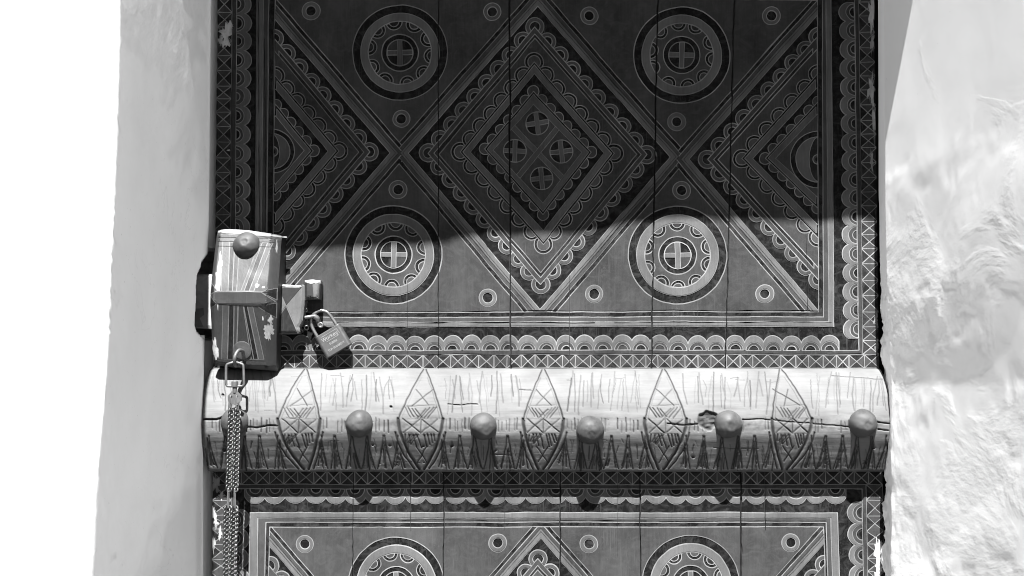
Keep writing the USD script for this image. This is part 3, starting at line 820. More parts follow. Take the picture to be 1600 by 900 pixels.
door = thing('carved_door', 'tall dark painted wooden door carved all over with diamonds, rosettes and scalloped borders', 'door', (0.0, 0.0, 0.0))
vis = solve(pieces, cut=cracks, clip=unary_union([outer_up, outer_lo]))
groups = {}
for owner, q, tone, h in vis:
    groups.setdefault(owner, []).append((q, tone, h))
dtop = lambda xy, h: h + plank_at(xy[:, 0], xy[:, 1])
dbase = lambda xy, h: np.full(len(xy), BASE)
def slab(pl):
    xy, lev, f = extrude(pl.buffer(-0.4), 12.0)
    return xy, np.where(lev > .5, BASE, -48.0), f
obj(door, 'seam_light_block', bx(-0.47, 0.565, 0.0485, 0.054, 0.02, 2.42), 'gap_black')  # added unseen sheet that stops light leaking through the plank seams
order = sorted(groups, key=lambda o: (0 if o[0] == 'plank' else 1))
parents = {}
for o in order:
    if o[0] == 'plank':
        xy, hh, f, t = build_group(groups[o], dtop, dbase)
        sxy, sh, sf = slab(planks[o[1]][2])
        f = np.vstack([f, sf + len(xy)])
        xy = np.vstack([xy, sxy]); hh = np.concatenate([hh, sh]); t = np.concatenate([t, np.full(len(sxy), 0.012)])
        obj(door, 'plank', (door_point(xy, hh), f), 'door_paint', tone=t)
for o in order:
    if o[0] != 'plank' and len(o) == 1:
        xy, hh, f, t = build_group(groups[o], dtop, dbase)
        parents[o[0]] = obj(door, o[0][0], (door_point(xy, hh), f), 'door_paint', tone=t)
for o in order:
    if len(o) == 2 and o[0] != 'plank':
        if o[0] not in parents:        # a part that is nothing but its repeats
            path = door + '/' + numbered(door, o[0][0])
            UsdGeom.Xform.Define(stage, path)
            ORIGIN[path] = ORIGIN[door]
            parents[o[0]] = path
        xy, hh, f, t = build_group(groups[o], dtop, dbase)
        obj(parents[o[0]], o[1][0], (door_point(xy, hh), f), 'door_paint', tone=t)


# ------------------------------------------------------------------ pale cross beam, hewn half round, with its carving
BX0, BX1 = -0.4685, 0.5715
prof_px = [(576.0, 0.002), (577.5, 0.010), (583, 0.021), (594, 0.034), (612, 0.047), (633, 0.0555), (651, 0.0590), (663, 0.0600), (673, 0.0594), (682, 0.0570), (698, 0.0487), (716, 0.0389), (730, 0.0307), (733.5, 0.0285), (734.5, 0.0255), (736.5, 0.0150), (737.0, 0.0015)]
pz = np.array([at(800, py, -p)[2] for py, p in prof_px])
pp = np.array([p for py, p in prof_px])
arc = np.concatenate([[0], np.cumsum(np.hypot(np.diff(pz), np.diff(pp)))])
tt = np.linspace(0, arc[-1], 190)
from scipy.interpolate import PchipInterpolator
Pz, Ppr = PchipInterpolator(arc, pz)(tt), PchipInterpolator(arc, pp)(tt)
XS = np.linspace(BX0, BX1, 1000)
BXg, _ = np.meshgrid(XS, tt)
BZ = np.repeat(Pz[:, None], len(XS), 1)
BP = np.repeat(Ppr[:, None], len(XS), 1)
Bpts = np.stack([BXg, -BP, BZ], -1)
Bpx = seen(Bpts)
# surface unevenness of a hewn timber, edge wander
nz = np.gradient(Pz); npz = np.gradient(Ppr)
nl = np.hypot(nz, npz)
Nn = np.stack([np.zeros_like(tt), nz / nl, -npz / nl], 1)      # outward normal of the profile in (x, y, z)
Nn = np.where((Nn[:, 1:2] > 0) & (Nn[:, 2:3] > -0.2) & (Ppr[:, None] > 0.03), -Nn, Nn)
if Nn[60, 1] > 0: Nn = -Nn
fade = np.clip(np.minimum(tt / 0.006, (arc[-1] - tt) / 0.02), 0, 1)[:, None]
disp = fade * (0.0016 * fbm3(Bpts * [0.4, 1, 1], 0.06, 3, 51) + 0.0006 * fbm3(Bpts * [0.15, 1, 1], 0.008, 2, 52))
# strokes of the knife: (points on the photograph, width px, depth mm)
ks = []
def cut(pts, w, dmm, jit=0.5):
    jit = jit * 1.8
    pts = [(x + rng.uniform(-jit, jit), y + rng.uniform(-jit, jit)) for x, y in pts]
    ks.append((np.array(pts, float), w * rng.uniform(.85, 1.15), dmm * rng.uniform(.75, 1.15)))
def curve(p0, pm, p1, w, dmm):
    t = np.linspace(0, 1, 12)[:, None]
    c = (1 - t) ** 2 * np.array(p0) + 2 * t * (1 - t) * np.array(pm) + t ** 2 * np.array(p1)
    ks.append((c, w, dmm))
LEAF = [(477, 434, 500, 478), (664, 622, 692, 659), (849, 817, 881, 845), (1037, 1007, 1073, 1033), (1220, 1206, 1269, 1226)]
for ti, xl, xr, bi in LEAF:
    cx = (xl + xr) / 2
    hw = (xr - xl) / 2
    for sgn, xe in ((-1, xl), (1, xr)):
        curve((ti + 2 * sgn, 578), (ti + (xe - ti) * .62 + rng.uniform(-2, 2), 612), (xe, 657), 2.6, rng.uniform(1.1, 1.9))
        curve((ti + sgn * 1 + (xe - ti) * .10, 590), (ti + (xe - ti) * .58, 622), (xe - sgn * 5, 655), 1.5, rng.uniform(.2, .6))
        curve((xe, 655), (xe - sgn * 2, 690), (bi + sgn * 4, 732), 5.2, 2.8)
        curve((xe + sgn * 4, 676), (xe + sgn * 1, 700), (bi + sgn * 12, 732), 3.2, 1.9)
    # crossed strokes under the tip
    w = hw * .42
    cut([(ti + 1 - w, 608), (cx + w * .9, 634)], 2.0, 1.1); cut([(ti + 1 + w * .8, 608), (cx - w * .9, 634)], 2.0, 1.0)
    cut([(cx - hw * .62, 634), (cx + hw * .62, 633)], 1.3, .7)
    for k in range(4):
        o = k * hw * .17
        cut([(cx - hw * .74 + o, 636 + k), (cx - hw * .45 + o, 652)], 2.1, 1.1)
        cut([(cx + hw * .74 - o, 636 + k), (cx + hw * .34 - o, 653)], 2.1, 1.1)
    # the band of two crosses
    for q0, q1 in ((-.78, -.04), (.04, .78)):
        cut([(cx + q0 * hw, 655), (cx + q1 * hw, 676)], 2.2, 1.5); cut([(cx + q1 * hw, 655), (cx + q0 * hw, 676)], 2.0, 1.2)
    cut([(cx, 654), (cx, 677)], 2.2, 1.0)
    cut([(xl + 2, 655), (xr - 2, 654.5)], 1.2, .5); cut([(xl + 2, 677), (xr - 2, 677)], 1.3, .6)
    # chevrons of gouged strokes below
    for k in range(4):
        o = k * hw * .20
        cut([(cx - hw * .70 + o * .9, 679), (cx - hw * .62 + o * .95 + hw * .18 - 9 + 2 * k, 690 + 3.2 * k)], 2.8, 1.7)
        cut([(cx - hw * .08 - o * .6, 679), (cx - hw * .45 - o * .35, 694 - 1.5 * k)], 2.4, 1.3)
        cut([(cx + hw * .14 + o * .75, 679), (cx + hw * .30 + o * .55, 698 - 3 * k)], 3.0, 1.9)
    bx_ = (cx + bi) / 2
    cut([(bx_ - 8, 697), (bx_ + 9, 722)], 2.4, 1.4); cut([(bx_ + 9, 697), (bx_ - 7, 722)], 2.4, 1.4)
# spikes and fans between the leaves on the lower slope, faint ones on the upper
segs = [(326, 434)] + [(LEAF[i][2], LEAF[i + 1][1]) for i in range(4)] + [(1269, 1386)]
for xa, xb_ in segs:
    n = max(2, round((xb_ - xa) / 25.5))
    for k in range(n + 1):
        x = xa + (xb_ - xa) * k / n + rng.uniform(-2.5, 2.5)
        lean = (x - 855) / 500 * -4
        h = rng.uniform(8, 12)
        for sgn in (-1, 1):
            if (k == 0 and sgn < 0) or (k == n and sgn > 0): continue
            curve((x + sgn * 1.0, 681), (x + sgn * 3.2 + lean * .3, 706), (x + sgn * h + lean, 732), 2.6, 1.7)
        for j in range(rng.randint(7, 11)):       # rough hatching inside the spike
            q = rng.uniform(-.9, .9)
            y0 = rng.uniform(686, 716)
            cut([(x + q * h * (y0 - 681) / 55, y0), (x + q * h * 1.05 + lean, rng.uniform(724, 734))], rng.uniform(1.2, 3.4), rng.uniform(.6, 2.2), 1.1)
        for j in range(rng.randint(1, 3)):        # stray cuts between the spikes
            q = x + rng.uniform(10, 16)
            y0 = rng.uniform(684, 705)
            cut([(q, y0), (q + rng.uniform(-3, 3), y0 + rng.uniform(8, 26))], rng.uniform(1, 2.2), rng.uniform(.4, 1.3), 1)
    # nicks in groups along the crest
    x = xa + 5
    while x < xb_ - 4:
        if rng.random() < .78:
            y0 = rng.uniform(653, 659)
            cut([(x, y0), (x + rng.uniform(-.6, .6), rng.uniform(668, 676))], rng.uniform(1.4, 2.8), rng.uniform(.6, 1.5), .3)
            x += rng.uniform(4.2, 7.5)
        else:
            x += rng.uniform(8, 16)
    # long faint strokes on the upper face
    for k in range(n * 4):
        x = xa + (xb_ - xa) * (k + .5) / (n * 4) + rng.uniform(-4, 4)
        y0, y1 = rng.uniform(580, 596), rng.uniform(618, 650)
        l = rng.uniform(-7, 7)
        cut([(x + l, y0), (x + l * .4, (y0 + y1) / 2), (x, y1)], rng.uniform(1.2, 2.6), rng.uniform(.25, .95), 1.0)
for xq in range(326, 436, 7):
    cut([(xq + rng.uniform(-4, 8), 580), (xq, rng.uniform(600, 628))], 1.8, rng.uniform(.25, .6))
for k in range(26):       # short checks in the grain
    x, y = rng.uniform(330, 1380), rng.uniform(584, 728)
    ln = rng.uniform(6, 30)
    cut([(x, y), (x + ln / 2, y + rng.uniform(-1, 1)), (x + ln, y + rng.uniform(-1.5, 1.5))], rng.uniform(.8, 1.3), rng.uniform(.5, 1.2), .2)
# long drying cracks
for pts, w, dm in [([(1160, 656), (1190, 655), (1230, 659), (1270, 662), (1327, 667)], 1.6, 3.0), ([(1369, 660), (1389, 662)], 2.0, 3.5), ([(1372, 671), (1389, 673)], 2.0, 3.5),
                   ([(318, 656), (338, 656), (352, 650), (362, 644)], 3.0, 5.0), ([(384, 667), (402, 668), (420, 665), (434, 666)], 2.4, 3.5), ([(1043, 662), (1070, 664), (1094, 662), (1108, 663)], 2.0, 4.0),
                   ([(700, 632), (722, 633), (735, 631), (746, 632)], 1.6, 2.2), ([(812, 609), (830, 610)], 1.4, 2), ([(768, 709), (800, 711)], 1.6, 1.6), ([(1115, 699), (1150, 700), (1185, 701)], 1.2, 1.5),
                   ([(1300, 587), (1340, 590), (1380, 593)], 1.2, 1.6), ([(865, 719), (945, 718)], 1.0, 1.0)]:
    ks.append((np.array(pts, float), w, dm))
sp, swd, sd = [], [], []
for pts, w, dmm in ks:
    for a, b in zip(pts[:-1], pts[1:]):
        n = max(2, int(np.hypot(*(b - a)) / 0.6))
        t = np.linspace(0, 1, n)[:, None]
        sp.append(a + (b - a) * t); swd.append(np.full(n, w)); sd.append(np.full(n, dmm))
sp, swd, sd = np.vstack(sp), np.concatenate(swd), np.concatenate(sd)
# the knife's lines waver
sp = sp + np.stack([0.8 * noise2(sp[:, 0], sp[:, 1], 8, 61), 0.8 * noise2(sp[:, 0], sp[:, 1], 8, 62)], 1)
tree = cKDTree(sp)
flat = Bpx.reshape(-1, 2)
dk, ik = tree.query(flat, k=8, distance_upper_bound=4.0)
ok = np.isfinite(dk)
ik = np.where(ok, ik, 0)
rel = np.clip(1 - dk / (swd[ik] * 0.62), 0, 1)
depth = np.max(np.where(ok, sd[ik] * np.minimum(1, rel * 1.35), 0), 1).reshape(BXg.shape)
grime = np.max(np.where(ok, np.minimum(1, rel * 1.5) * np.clip(sd[ik] / 1.15, 0, 1), 0), 1).reshape(BXg.shape)
# small worm holes, the rotten knot by a nail
for hx, hy, hr in [(348, 618, 2.0), (350, 703, 2.6), (611, 636, 1.8), (582, 694, 2.3), (609, 695, 2.3), (661, 696, 2.4), (706, 695, 2.8), (774, 703, 2.0), (1083, 713, 2.6), (1354, 721, 2.6), (1366, 699, 1.8), (662, 722, 1.4)]:
    q = np.exp(-(((Bpx[..., 0] - hx) ** 2 + (Bpx[..., 1] - hy) ** 2) / hr ** 2) ** 2)
    depth = np.maximum(depth, 6.0 * q); grime = np.maximum(grime, q)
kx, ky = Bpx[..., 0] - 1107, Bpx[..., 1] - 657
kr = np.sqrt((kx / 18) ** 2 + (ky / 15) ** 2) + 0.22 * noise2(Bpx[..., 0], Bpx[..., 1], 6, 71)
knot = np.clip((1.0 - kr) * 5, 0, 1)
fib = 0.5 + 0.5 * noise2(Bpx[..., 0] * 0.45 + 0.3 * Bpx[..., 1], Bpx[..., 1], 3.2, 72)
depth = np.maximum(depth, knot * (1.0 + 5.5 * fib)); grime = np.maximum(grime * (1 - knot), knot * (.72 + .25 * (fib > .5)))
disp = disp - fade * depth / 1000
P = Bpts + Nn[:, None, :] * disp[..., None]
# ends not sawn quite square
P[..., 0] += np.where(Bpx[..., 0] < 860, -1, 1) * np.exp(-np.minimum(Bpx[..., 0] - Bpx[..., 0].min(1, keepdims=True), Bpx[..., 0].max(1, keepdims=True) - Bpx[..., 0]) / 30.0) * (0.0016 * noise2(Bpx[..., 1], 0 * Bpx[..., 1], 17, 73) - 0.0008)
bv, bf = grid_mesh(P)
nc = len(XS); nr = len(tt)
BT = 0.090 * (1 + 0.10 * noise2(Bpx[..., 0], Bpx[..., 1], 70, 74))
# greyer, dirtier wood on the crest where hands pass, and along the lower slope
grimy = np.clip(noise2(Bpx[..., 0], Bpx[..., 1] * 2.2, 26, 75) * .6 + noise2(Bpx[..., 0], Bpx[..., 1] * 1.5, 7, 76) * .5 + noise2(Bpx[..., 0], Bpx[..., 1], 2.6, 77) * .35 + .25, 0, 1)
BT *= 1 - 0.62 * np.exp(-((Bpx[..., 1] - 665) / 12) ** 2) * grimy
BT *= 1 - 0.15 * np.clip((Bpx[..., 1] - 678) / 6, 0, 1) * np.clip(grimy + .2, 0, 1)
BT = BT * (1 - grime) + 0.012 * grime
ends = []
for col in (0, nc - 1):
    ids = np.arange(nr) * nc + col
    c = bv[ids]
    v2 = np.stack([c[:, 1], c[:, 2]], 1)
    q = Polygon(v2).buffer(0)
    fv, ff = trimesh.creation.triangulate_polygon(q, engine='earcut')
    x_of = np.interp(fv[:, 1], c[::-1, 2], c[::-1, 0])
    ends.append((np.column_stack([x_of, fv]), ff if col == 0 else ff[:, ::-1]))
n0 = len(bv)
V, F, T = [bv], [bf], [BT.ravel()]
for v, f in ends:
    F.append(f + n0); V.append(v); T.append(np.full(len(v), 0.08)); n0 += len(v)
beam = thing('cross_beam', 'pale weathered half round timber beam nailed across the door, carved with leaf shapes and spikes', 'beam', (0, 0, 0))
bm = trimesh.Trimesh(np.vstack(V), np.vstack(F), process=False)
# make the big face look outwards
tri = bm.vertices[bm.faces[: len(bf)]]
nn = np.cross(tri[:, 1] - tri[:, 0], tri[:, 2] - tri[:, 0])
fs = np.vstack(F)
if nn[:, 1].mean() > 0:
    fs[: len(bf)] = fs[: len(bf)][:, ::-1]
obj(beam, 'beam_timber', (np.vstack(V), fs), 'beam_wood', smooth=True, tone=np.concatenate(T))

def dome(cx, cy, cz, r, h, dent=None, seed=0, n=40, m=22):
    """Round nail head, bulging towards -y, a little beaten."""
    a = np.linspace(0, 2 * np.pi, n, endpoint=False)
    rows = []
    for k in range(m + 1):
        t = k / m * np.pi / 2 * 1.06
        rr, hh = r * math.sin(min(t, np.pi / 2 * 1.06)), h * math.cos(t)
        x, z = rr * np.cos(a), rr * np.sin(a)
        p = np.stack([x, np.full(n, -hh), z], 1)
        d = 1 + 0.07 * (meshkit.fbm(p / r * 1.4 + seed * 3.1, 3, seed) * 2 - 1)
        p *= d[:, None]
        if dent:
            q = np.exp(-(((p[:, 0] - dent[0] * r) ** 2 + (p[:, 2] - dent[1] * r) ** 2) / (dent[2] * r) ** 2) ** 2)
            p[:, 1] += 0.0016 * q
        rows.append(p)
    rows.append(rows[-1] * [1, 0, 1] + [0, 0.02, 0])
    P = np.array(rows) + np.array([cx, cy, cz])
    P = np.concatenate([P, P[:, :1]], 1)
    v, f = grid_mesh(P)
    return v, f

def beam_p(py):
    return float(np.interp(py, [q[0] for q in prof_px], [q[1] for q in prof_px]))
for k, (px, py, r, dent) in enumerate([(366, 659, 22.5, None), (561, 662, 21.7, None), (755, 666, 21.6, (.3, -.2, .35)), (922, 672, 22.2, (.1, -.35, .28)), (1138.5, 663, 22.0, (.12, -.1, .28)), (1349, 662, 22.6, (.15, -.1, .25))]):
    p = beam_p(py) - 0.004
    w = at(px, py, -p - 0.006)
    obj(beam, 'dome_nail', dome(w[0], -p, w[2], r / 1000 * 0.965, [0.019, 0.0225, 0.0215, 0.023, 0.0205, 0.022][k], dent, seed=k * 7 + 3), 'nail_iron', smooth=50)

# ------------------------------------------------------------------ wooden lock on the left edge of the door
lock = thing('wooden_lock', 'painted wooden lock box with round stud and sliding bolt on the door above the beam', 'lock', (0, 0, 0))
lock_out = poly((337, 359), (352, 357.6), (385, 360), (416, 364.3), (437, 367), (436, 430), (434, 470), (430, 530), (427, 579), (400, 577.3), (360, 574), (330, 570), (330.5, 530), (332, 470), (333, 430), (335.5, 380))

def lock_p(xy):
    x, y = xy[:, 0], xy[:, 1]
    p = np.interp(y, [355, 450, 458, 475, 484, 582], [0.052, 0.0780, 0.0800, 0.0800, 0.0770, 0.0460])
    xl = np.interp(y, [359, 380, 430, 470, 530, 570], [337, 335.5, 333, 332, 330.5, 330])
    xr = np.interp(y, [368, 430, 470, 530, 579], [437, 436, 434, 430, 427])
    yt = np.interp(x, [337, 352, 385, 416, 444], [359, 357.6, 360, 364.3, 368])
    yb_ = np.interp(x, [330, 360, 400, 430], [570, 574, 577.3, 579])
    p = p - 0.006 * np.clip(1 - (x - xl) / 7, 0, 1) ** 1.5 - 0.013 * np.clip(1 - (xr - x) / 15, 0, 1) ** 1.3
    p = p - 0.008 * np.clip(1 - (y - yt) / 7, 0, 1) ** 1.2 - 0.008 * np.clip(1 - (yb_ - y) / 7, 0, 1) ** 1.2
    return p + 0.0006 * noise2(x, y, 22, 81)

save, pieces = pieces, []
B, LT, DK, LN = 0.0165, 0.031, 0.0018, 0.085
body = (('lock_box',),)
put(body, lock_out, B, 0)
# worn, pale wood along the top edge and scuffs
put(body, poly((336, 358), (352, 356), (385, 358), (444, 367), (444, 368.5), (416, 368.3), (398, 367), (370, 364.8), (352, 363), (336.5, 361.5)), 0.15, 0)
U = lambda x: x
def stripe(a, b, c, d, tone, ln=1.0, h=0):
    put(body, poly(a, b, c, d).intersection(lock_out), tone, h, ln, LN)
# upper half: stripes drawing together towards the band
stripe((347, 377), (358.5, 377), (360.5, 456), (350, 456), LT)
stripe((359, 379), (366, 379), (367, 456), (360.8, 456), DK)
stripe((366.5, 382), (373.5, 382), (373.5, 456), (367.5, 456), B * .75)
stripe((374, 384), (403, 384), (380, 456), (374, 456), B * 1.25)
stripe((404, 384), (409, 384), (385, 456), (380.3, 456), LT * .9)
stripe((409.5, 379), (417.5, 379), (393, 456), (385.3, 456), DK * 1.5)
stripe((418, 379), (426, 379), (400.5, 456), (393.3, 456), LT)
for yy in (370.5, 376.8, 384.5):
    pieces.append([body, stroke([(340, yy), (428, yy + 1.6)], 1.0), LN, -.8])
put(body, poly((347, 371.2), (427, 372.5), (427, 377.6), (347, 376.2)), LT * .85, 0)
# lower half: stripes spreading to the foot
stripe((352.5, 477), (361.5, 477), (353.5, 561), (344.5, 561), LT * .95)
stripe((362, 477), (369.5, 478), (362.5, 561), (354, 561), DK * .6)
stripe((370, 478), (375.5, 478), (367.5, 561), (363, 561), B)
stripe((376.5, 478), (383.5, 478), (391, 561), (368, 561), B * .9)
stripe((384, 478), (388.5, 478), (396, 561), (391.4, 561), DK * 1.6)
stripe((384.6, 479), (390, 479), (402, 561), (395, 561), DK * .6)
stripe((390.5, 479), (398.5, 480), (411, 561), (402.5, 561), LT * .95)
for yy in (562, 568.5):
    pieces.append([body, stroke([(333, yy - .8), (412, yy + 2)], 1.1), LN, -.8])
# scuffs
for k, (x, y, rx, ry, t) in enumerate([(343.6, 438, 3.8, 36, .30), (346, 412, 2.6, 14, .26), (421, 515, 6, 9, .2), (424, 500, 3, 6, .19), (419, 524, 4, 7, .2), (336, 545, 4.6, 14, .28), (405, 447, 2.6, 3, .35), (415, 450, 2, 1.4, .35), (413, 498, 1.2, 3, .28), (438, 420, 1.2, 12, .16), (431, 385, 1.2, 10, .15)]):
    put(body, blob(x, y, rx, ry, 22, .45, 40 + k).intersection(lock_out), t, 0)
# the waist band with its dark triangles
bandk = (('lock_box',), ('waist_band', 0))
for tri_ in [((332, 442), (344, 455), (332, 461)), ((332, 463), (343, 476), (331.5, 483)), ((411, 457.5), (434.5, 450.5), (434, 469)), ((406, 480), (434, 474), (432.5, 497))]:
    put(bandk, poly(*tri_).intersection(lock_out), DK, 0, 1.1, LN)
put(bandk, poly((332, 461.5), (344, 456), (411, 457.5), (432, 471.5), (406, 479.5), (343, 475.5)).intersection(lock_out), B * .8, 0.8, 1.3, LN)
vis = solve(pieces)
pieces = save
lg = {}
for owner, q, tone, h in vis:
    lg.setdefault(owner, []).append((q, tone, h))
def lock_mesh(items, base_mm=None):
    V, F, T, n = [], [], [], 0
    for q, tone, h in items:
        xy, lev, f = extrude(q, 3.0, 4.5)
        p = lock_p(xy) + h / 1000
        p = np.where(lev > .5, p, p - 0.0045)
        w0 = at(xy[:, 0], xy[:, 1], -0.06)
        w0[:, 1] = -p
        V.append(w0); F.append(f + n); T.append(np.full(len(xy), tone)); n += len(xy)
    return np.vstack(V), np.vstack(F), np.concatenate(T)
v, f, t = lock_mesh(lg[body])
# solid block behind the painted skin
q = lock_out.buffer(-0.05)
xy, lev, ff = extrude(q, 3.0, 5.0)
w = at(xy[:, 0], xy[:, 1], -0.06)
w[:, 1] = np.where(lev > .5, -(lock_p(xy) - 0.0030), -0.0025)
lock_body_path = obj(lock, 'lock_box', (np.vstack([v, w]), np.vstack([f, ff + len(v)])), 'lock_paint', tone=np.concatenate([t, np.full(len(w), B * .55)]))
v, f, t = lock_mesh(lg[bandk])
obj(lock_body_path, 'waist_band', (v, f), 'lock_paint', tone=t)
w = at(385.5, 384, -0.0575)
obj(lock, 'dome_stud', dome(w[0], -0.0555, w[2], 0.0208, 0.0205, (-.05, .2, .25), 21), 'nail_iron', smooth=50, label='round stud head on the upper half of the lock box')

# sliding bolt
def block(poly_, p_front, p_back, tones=None, size=6.0, chamfer=0.0):
    """Block with a flat front cut into painted fields: tones = [(polygon, tone)]."""
    V, F, T, n = [], [], [], 0
    fields = [['b', poly_, B * .9, 0]]
    for g, tone, ln in (tones or []):
        g = Polygon(g).intersection(poly_)
        fields.append(['b', g, tone, 0])
        if ln:
            fields.append(['b', g.boundary.buffer(.65).intersection(poly_), LN, -.6])
    yt = poly_.bounds[1]
    for owner, q, tone, h in solve(fields):
        xy, lev, f = extrude(q, 4.0, size)
        d = np.array([poly_.exterior.distance(Point(a)) for a in xy])
        p = p_front + h / 1000 - chamfer * np.clip(1 - d / 4.0, 0, 1)
        w = at(xy[:, 0], xy[:, 1], -p_front)
        w[:, 1] = np.where(lev > .5, -p, -p_back)
        V.append(w); F.append(f + n); T.append(np.full(len(xy), tone)); n += len(xy)
    return np.vstack(V), np.vstack(F), np.concatenate(T)
right = poly((432, 444.2), (469, 445.6), (475.5, 443), (476, 468), (472.5, 500), (467.5, 511), (469, 519), (464.5, 521), (432, 522))
c = (447, 477.5)
tn = [([(433.5, 446), (470, 447.5), (475.5, 444.5), c], .011, 1), ([(433, 449), c, (432, 500)], .07, 1), ([(475.5, 444.5), (476, 468), (472, 500), (466, 520), c], .066, 1), ([(432, 501), c, (465.5, 521), (432, 522)], DK, 1),
      ([(432, 443), (470, 444.8), (470, 447), (432, 446.2)], .2, 0)]
v1, f1, t1 = block(right, 0.031, 0.004, tn, chamfer=0.002)
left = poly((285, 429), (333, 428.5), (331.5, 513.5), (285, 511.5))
tl = [([(324.5, 428), (334, 428), (332, 514), (324, 514)], .26, 0), ([(285, 428), (334, 428), (334, 431), (285, 432)], .14, 0), ([(300, 483), (318, 481), (319, 492), (312, 497), (318, 511), (300, 511)], .085, 0)]  # pale strip at the right paints in sunlight on the bolt's end
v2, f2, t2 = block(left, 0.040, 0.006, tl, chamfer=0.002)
t2 = np.where(np.abs(t2 - B * .9) < 1e-6, 0.17, t2)  # end painted paler to stand for light reflected into the hole
mid = bx(*sorted([at(331, 470, -.03)[0], at(434, 470, -.03)[0]]), -0.028, -0.008, at(400, 512, -.03)[2], at(400, 446, -.03)[2])
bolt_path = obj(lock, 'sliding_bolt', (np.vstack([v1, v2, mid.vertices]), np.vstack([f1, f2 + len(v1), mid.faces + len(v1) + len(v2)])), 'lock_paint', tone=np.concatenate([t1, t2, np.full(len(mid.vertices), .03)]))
lug = poly((475.8, 437.5), (488, 436.6), (500.5, 438.2), (500, 452), (498.5, 467.5), (476, 468))
vl, fl, tl_ = block(lug, 0.034, 0.003, [([(470, 435), (502, 435), (502, 441.5), (498, 443.5), (491, 442), (486, 443.5), (476, 440.5)], .2, 0), ([(488.5, 444), (499, 441), (497, 467), (490, 467.5)], .07, 0)], chamfer=0.004)  # pale strip along the top paints in the lug's lit chamfer
obj(bolt_path, 'bolt_lug', (vl, fl), 'lock_paint', tone=tl_)

# iron fittings
def tube(path, r, n=10, closed=False, caps=True):
    P = np.asarray(path, float)
    k = len(P)
    T_ = np.gradient(P, axis=0) if not closed else np.roll(P, -1, 0) - np.roll(P, 1, 0)
    T_ /= np.linalg.norm(T_, axis=1, keepdims=True)
    nrm = np.cross(T_[0], [0.3, 1, 0.2]); nrm /= np.linalg.norm(nrm)
    rows = []
    rr = np.broadcast_to(r, (k,))
    for i in range(k):
        nrm = nrm - T_[i] * (nrm @ T_[i]); nrm /= np.linalg.norm(nrm)
        b = np.cross(T_[i], nrm)
        a = np.linspace(0, 2 * np.pi, n + 1)
        rows.append(P[i] + rr[i] * (np.cos(a)[:, None] * nrm + np.sin(a)[:, None] * b))
    if closed:
        rows.append(rows[0])
    elif caps:
        rows = [np.repeat(P[:1], n + 1, 0)] + rows + [np.repeat(P[-1:], n + 1, 0)]
    v, f = grid_mesh(np.array(rows))
    return v, f[:, ::-1]

def smooth_path(pts, n=40):
    """pts: (px, py, p) with p metres in front of the door -> smooth world path"""
    w = np.array([at(x, y, -p) for x, y, p in pts])
    s_ = np.concatenate([[0], np.cumsum(np.linalg.norm(np.diff(w, axis=0), axis=1))])
    return PchipInterpolator(s_, w)(np.linspace(0, s_[-1], n))

def join(*ms):
    V, F, n = [], [], 0
    for v, f in ms:
        V.append(np.asarray(v)); F.append(np.asarray(f) + n); n += len(v)
    return np.vstack(V), np.vstack(F)

def ring_at(px, py, p, R, r, axis='y', n=28):
    c_ = at(px, py, -p)
    a = np.linspace(0, 2 * np.pi, n, endpoint=False)
    if axis == 'y': P_ = np.stack([R * np.cos(a), 0 * a, R * np.sin(a)], 1)
    elif axis == 'x': P_ = np.stack([0 * a, R * np.cos(a), R * np.sin(a)], 1)
    else: P_ = np.stack([R * np.cos(a), R * np.sin(a), 0 * a], 1)
    return tube(P_ + c_, r, 8, closed=True)

def cyl(a, b, r, n=20, r2=None):
    a, b = np.asarray(a, float), np.asarray(b, float)
    L_ = np.linalg.norm(b - a)
    t = np.array([0, .0, .08, .92, 1.0, 1.0]); rr = np.array([0, .88, 1, 1, .88, 0]) 
    d = (b - a) / L_
    nrm = np.cross(d, [0.31, 0.2, 1]); nrm /= np.linalg.norm(nrm); bb = np.cross(d, nrm)
    an = np.linspace(0, 2 * np.pi, n + 1)
    rows = [a + d * L_ * tt_ + r * q_ * (np.cos(an)[:, None] * nrm + np.sin(an)[:, None] * bb) for tt_, q_ in zip(t, rr)]
    v, f = grid_mesh(np.array(rows))
    return v, f[:, ::-1]

pw = float(lock_p(np.array([[378.0, 547.0]]))[0])
# washer follows the slope of the lower half
w0 = at(378.5, 547, -pw)
nrm_ = np.array([0, -math.cos(.335), -math.sin(.335)])
obj(lock, 'iron_washer', cyl(w0 - nrm_ * 0.002, w0 + nrm_ * 0.0018, 0.0140, 36), 'hook_iron', smooth=40)
obj(lock, 'hook_loop', tube(smooth_path([(380, 563, pw - .012), (380.3, 555, pw + .002), (379, 548.5, pw + .010), (374.5, 547, pw + .018), (369.5, 551.5, pw + .024), (366.8, 559, pw + .027), (366.6, 567, pw + .024), (369, 571.5, pw + .014), (374, 570, pw + .004), (378, 565, pw - .01)]), 0.0027, 12), 'hook_iron', smooth=60)
obj(lock, 'iron_staple', join(tube(smooth_path([(475.5, 496.8, .024), (477, 496.2, .024), (486, 494.6, .0235), (493, 493.8, .022)]), np.interp(np.linspace(0, 1, 40), [0, .04, .1, 1], [.0015, .0025, .0028, .0026]), 12),
                              tube(smooth_path([(491, 494.5, .022), (496, 498, .020), (497, 504, .012), (496.5, 506, .001)]), .0042, 12)), 'lock_steel', smooth=50)
w0 = at(501, 508, -.014)
obj(lock, 'staple_pin', join(cyl(w0 + [0, .013, 0], w0 + [0, -.010, 0], .0040, 18), ring_at(501, 508, .024, .0032, .0014)), 'lock_steel', smooth=50)
obj(lock, 'wire_loop', ring_at(478, 485, .012, .0022, .0009), 'lock_steel', smooth=60)
obj(lock, 'wire_loop', ring_at(479, 512, .012, .0032, .0011), 'lock_steel', smooth=60)
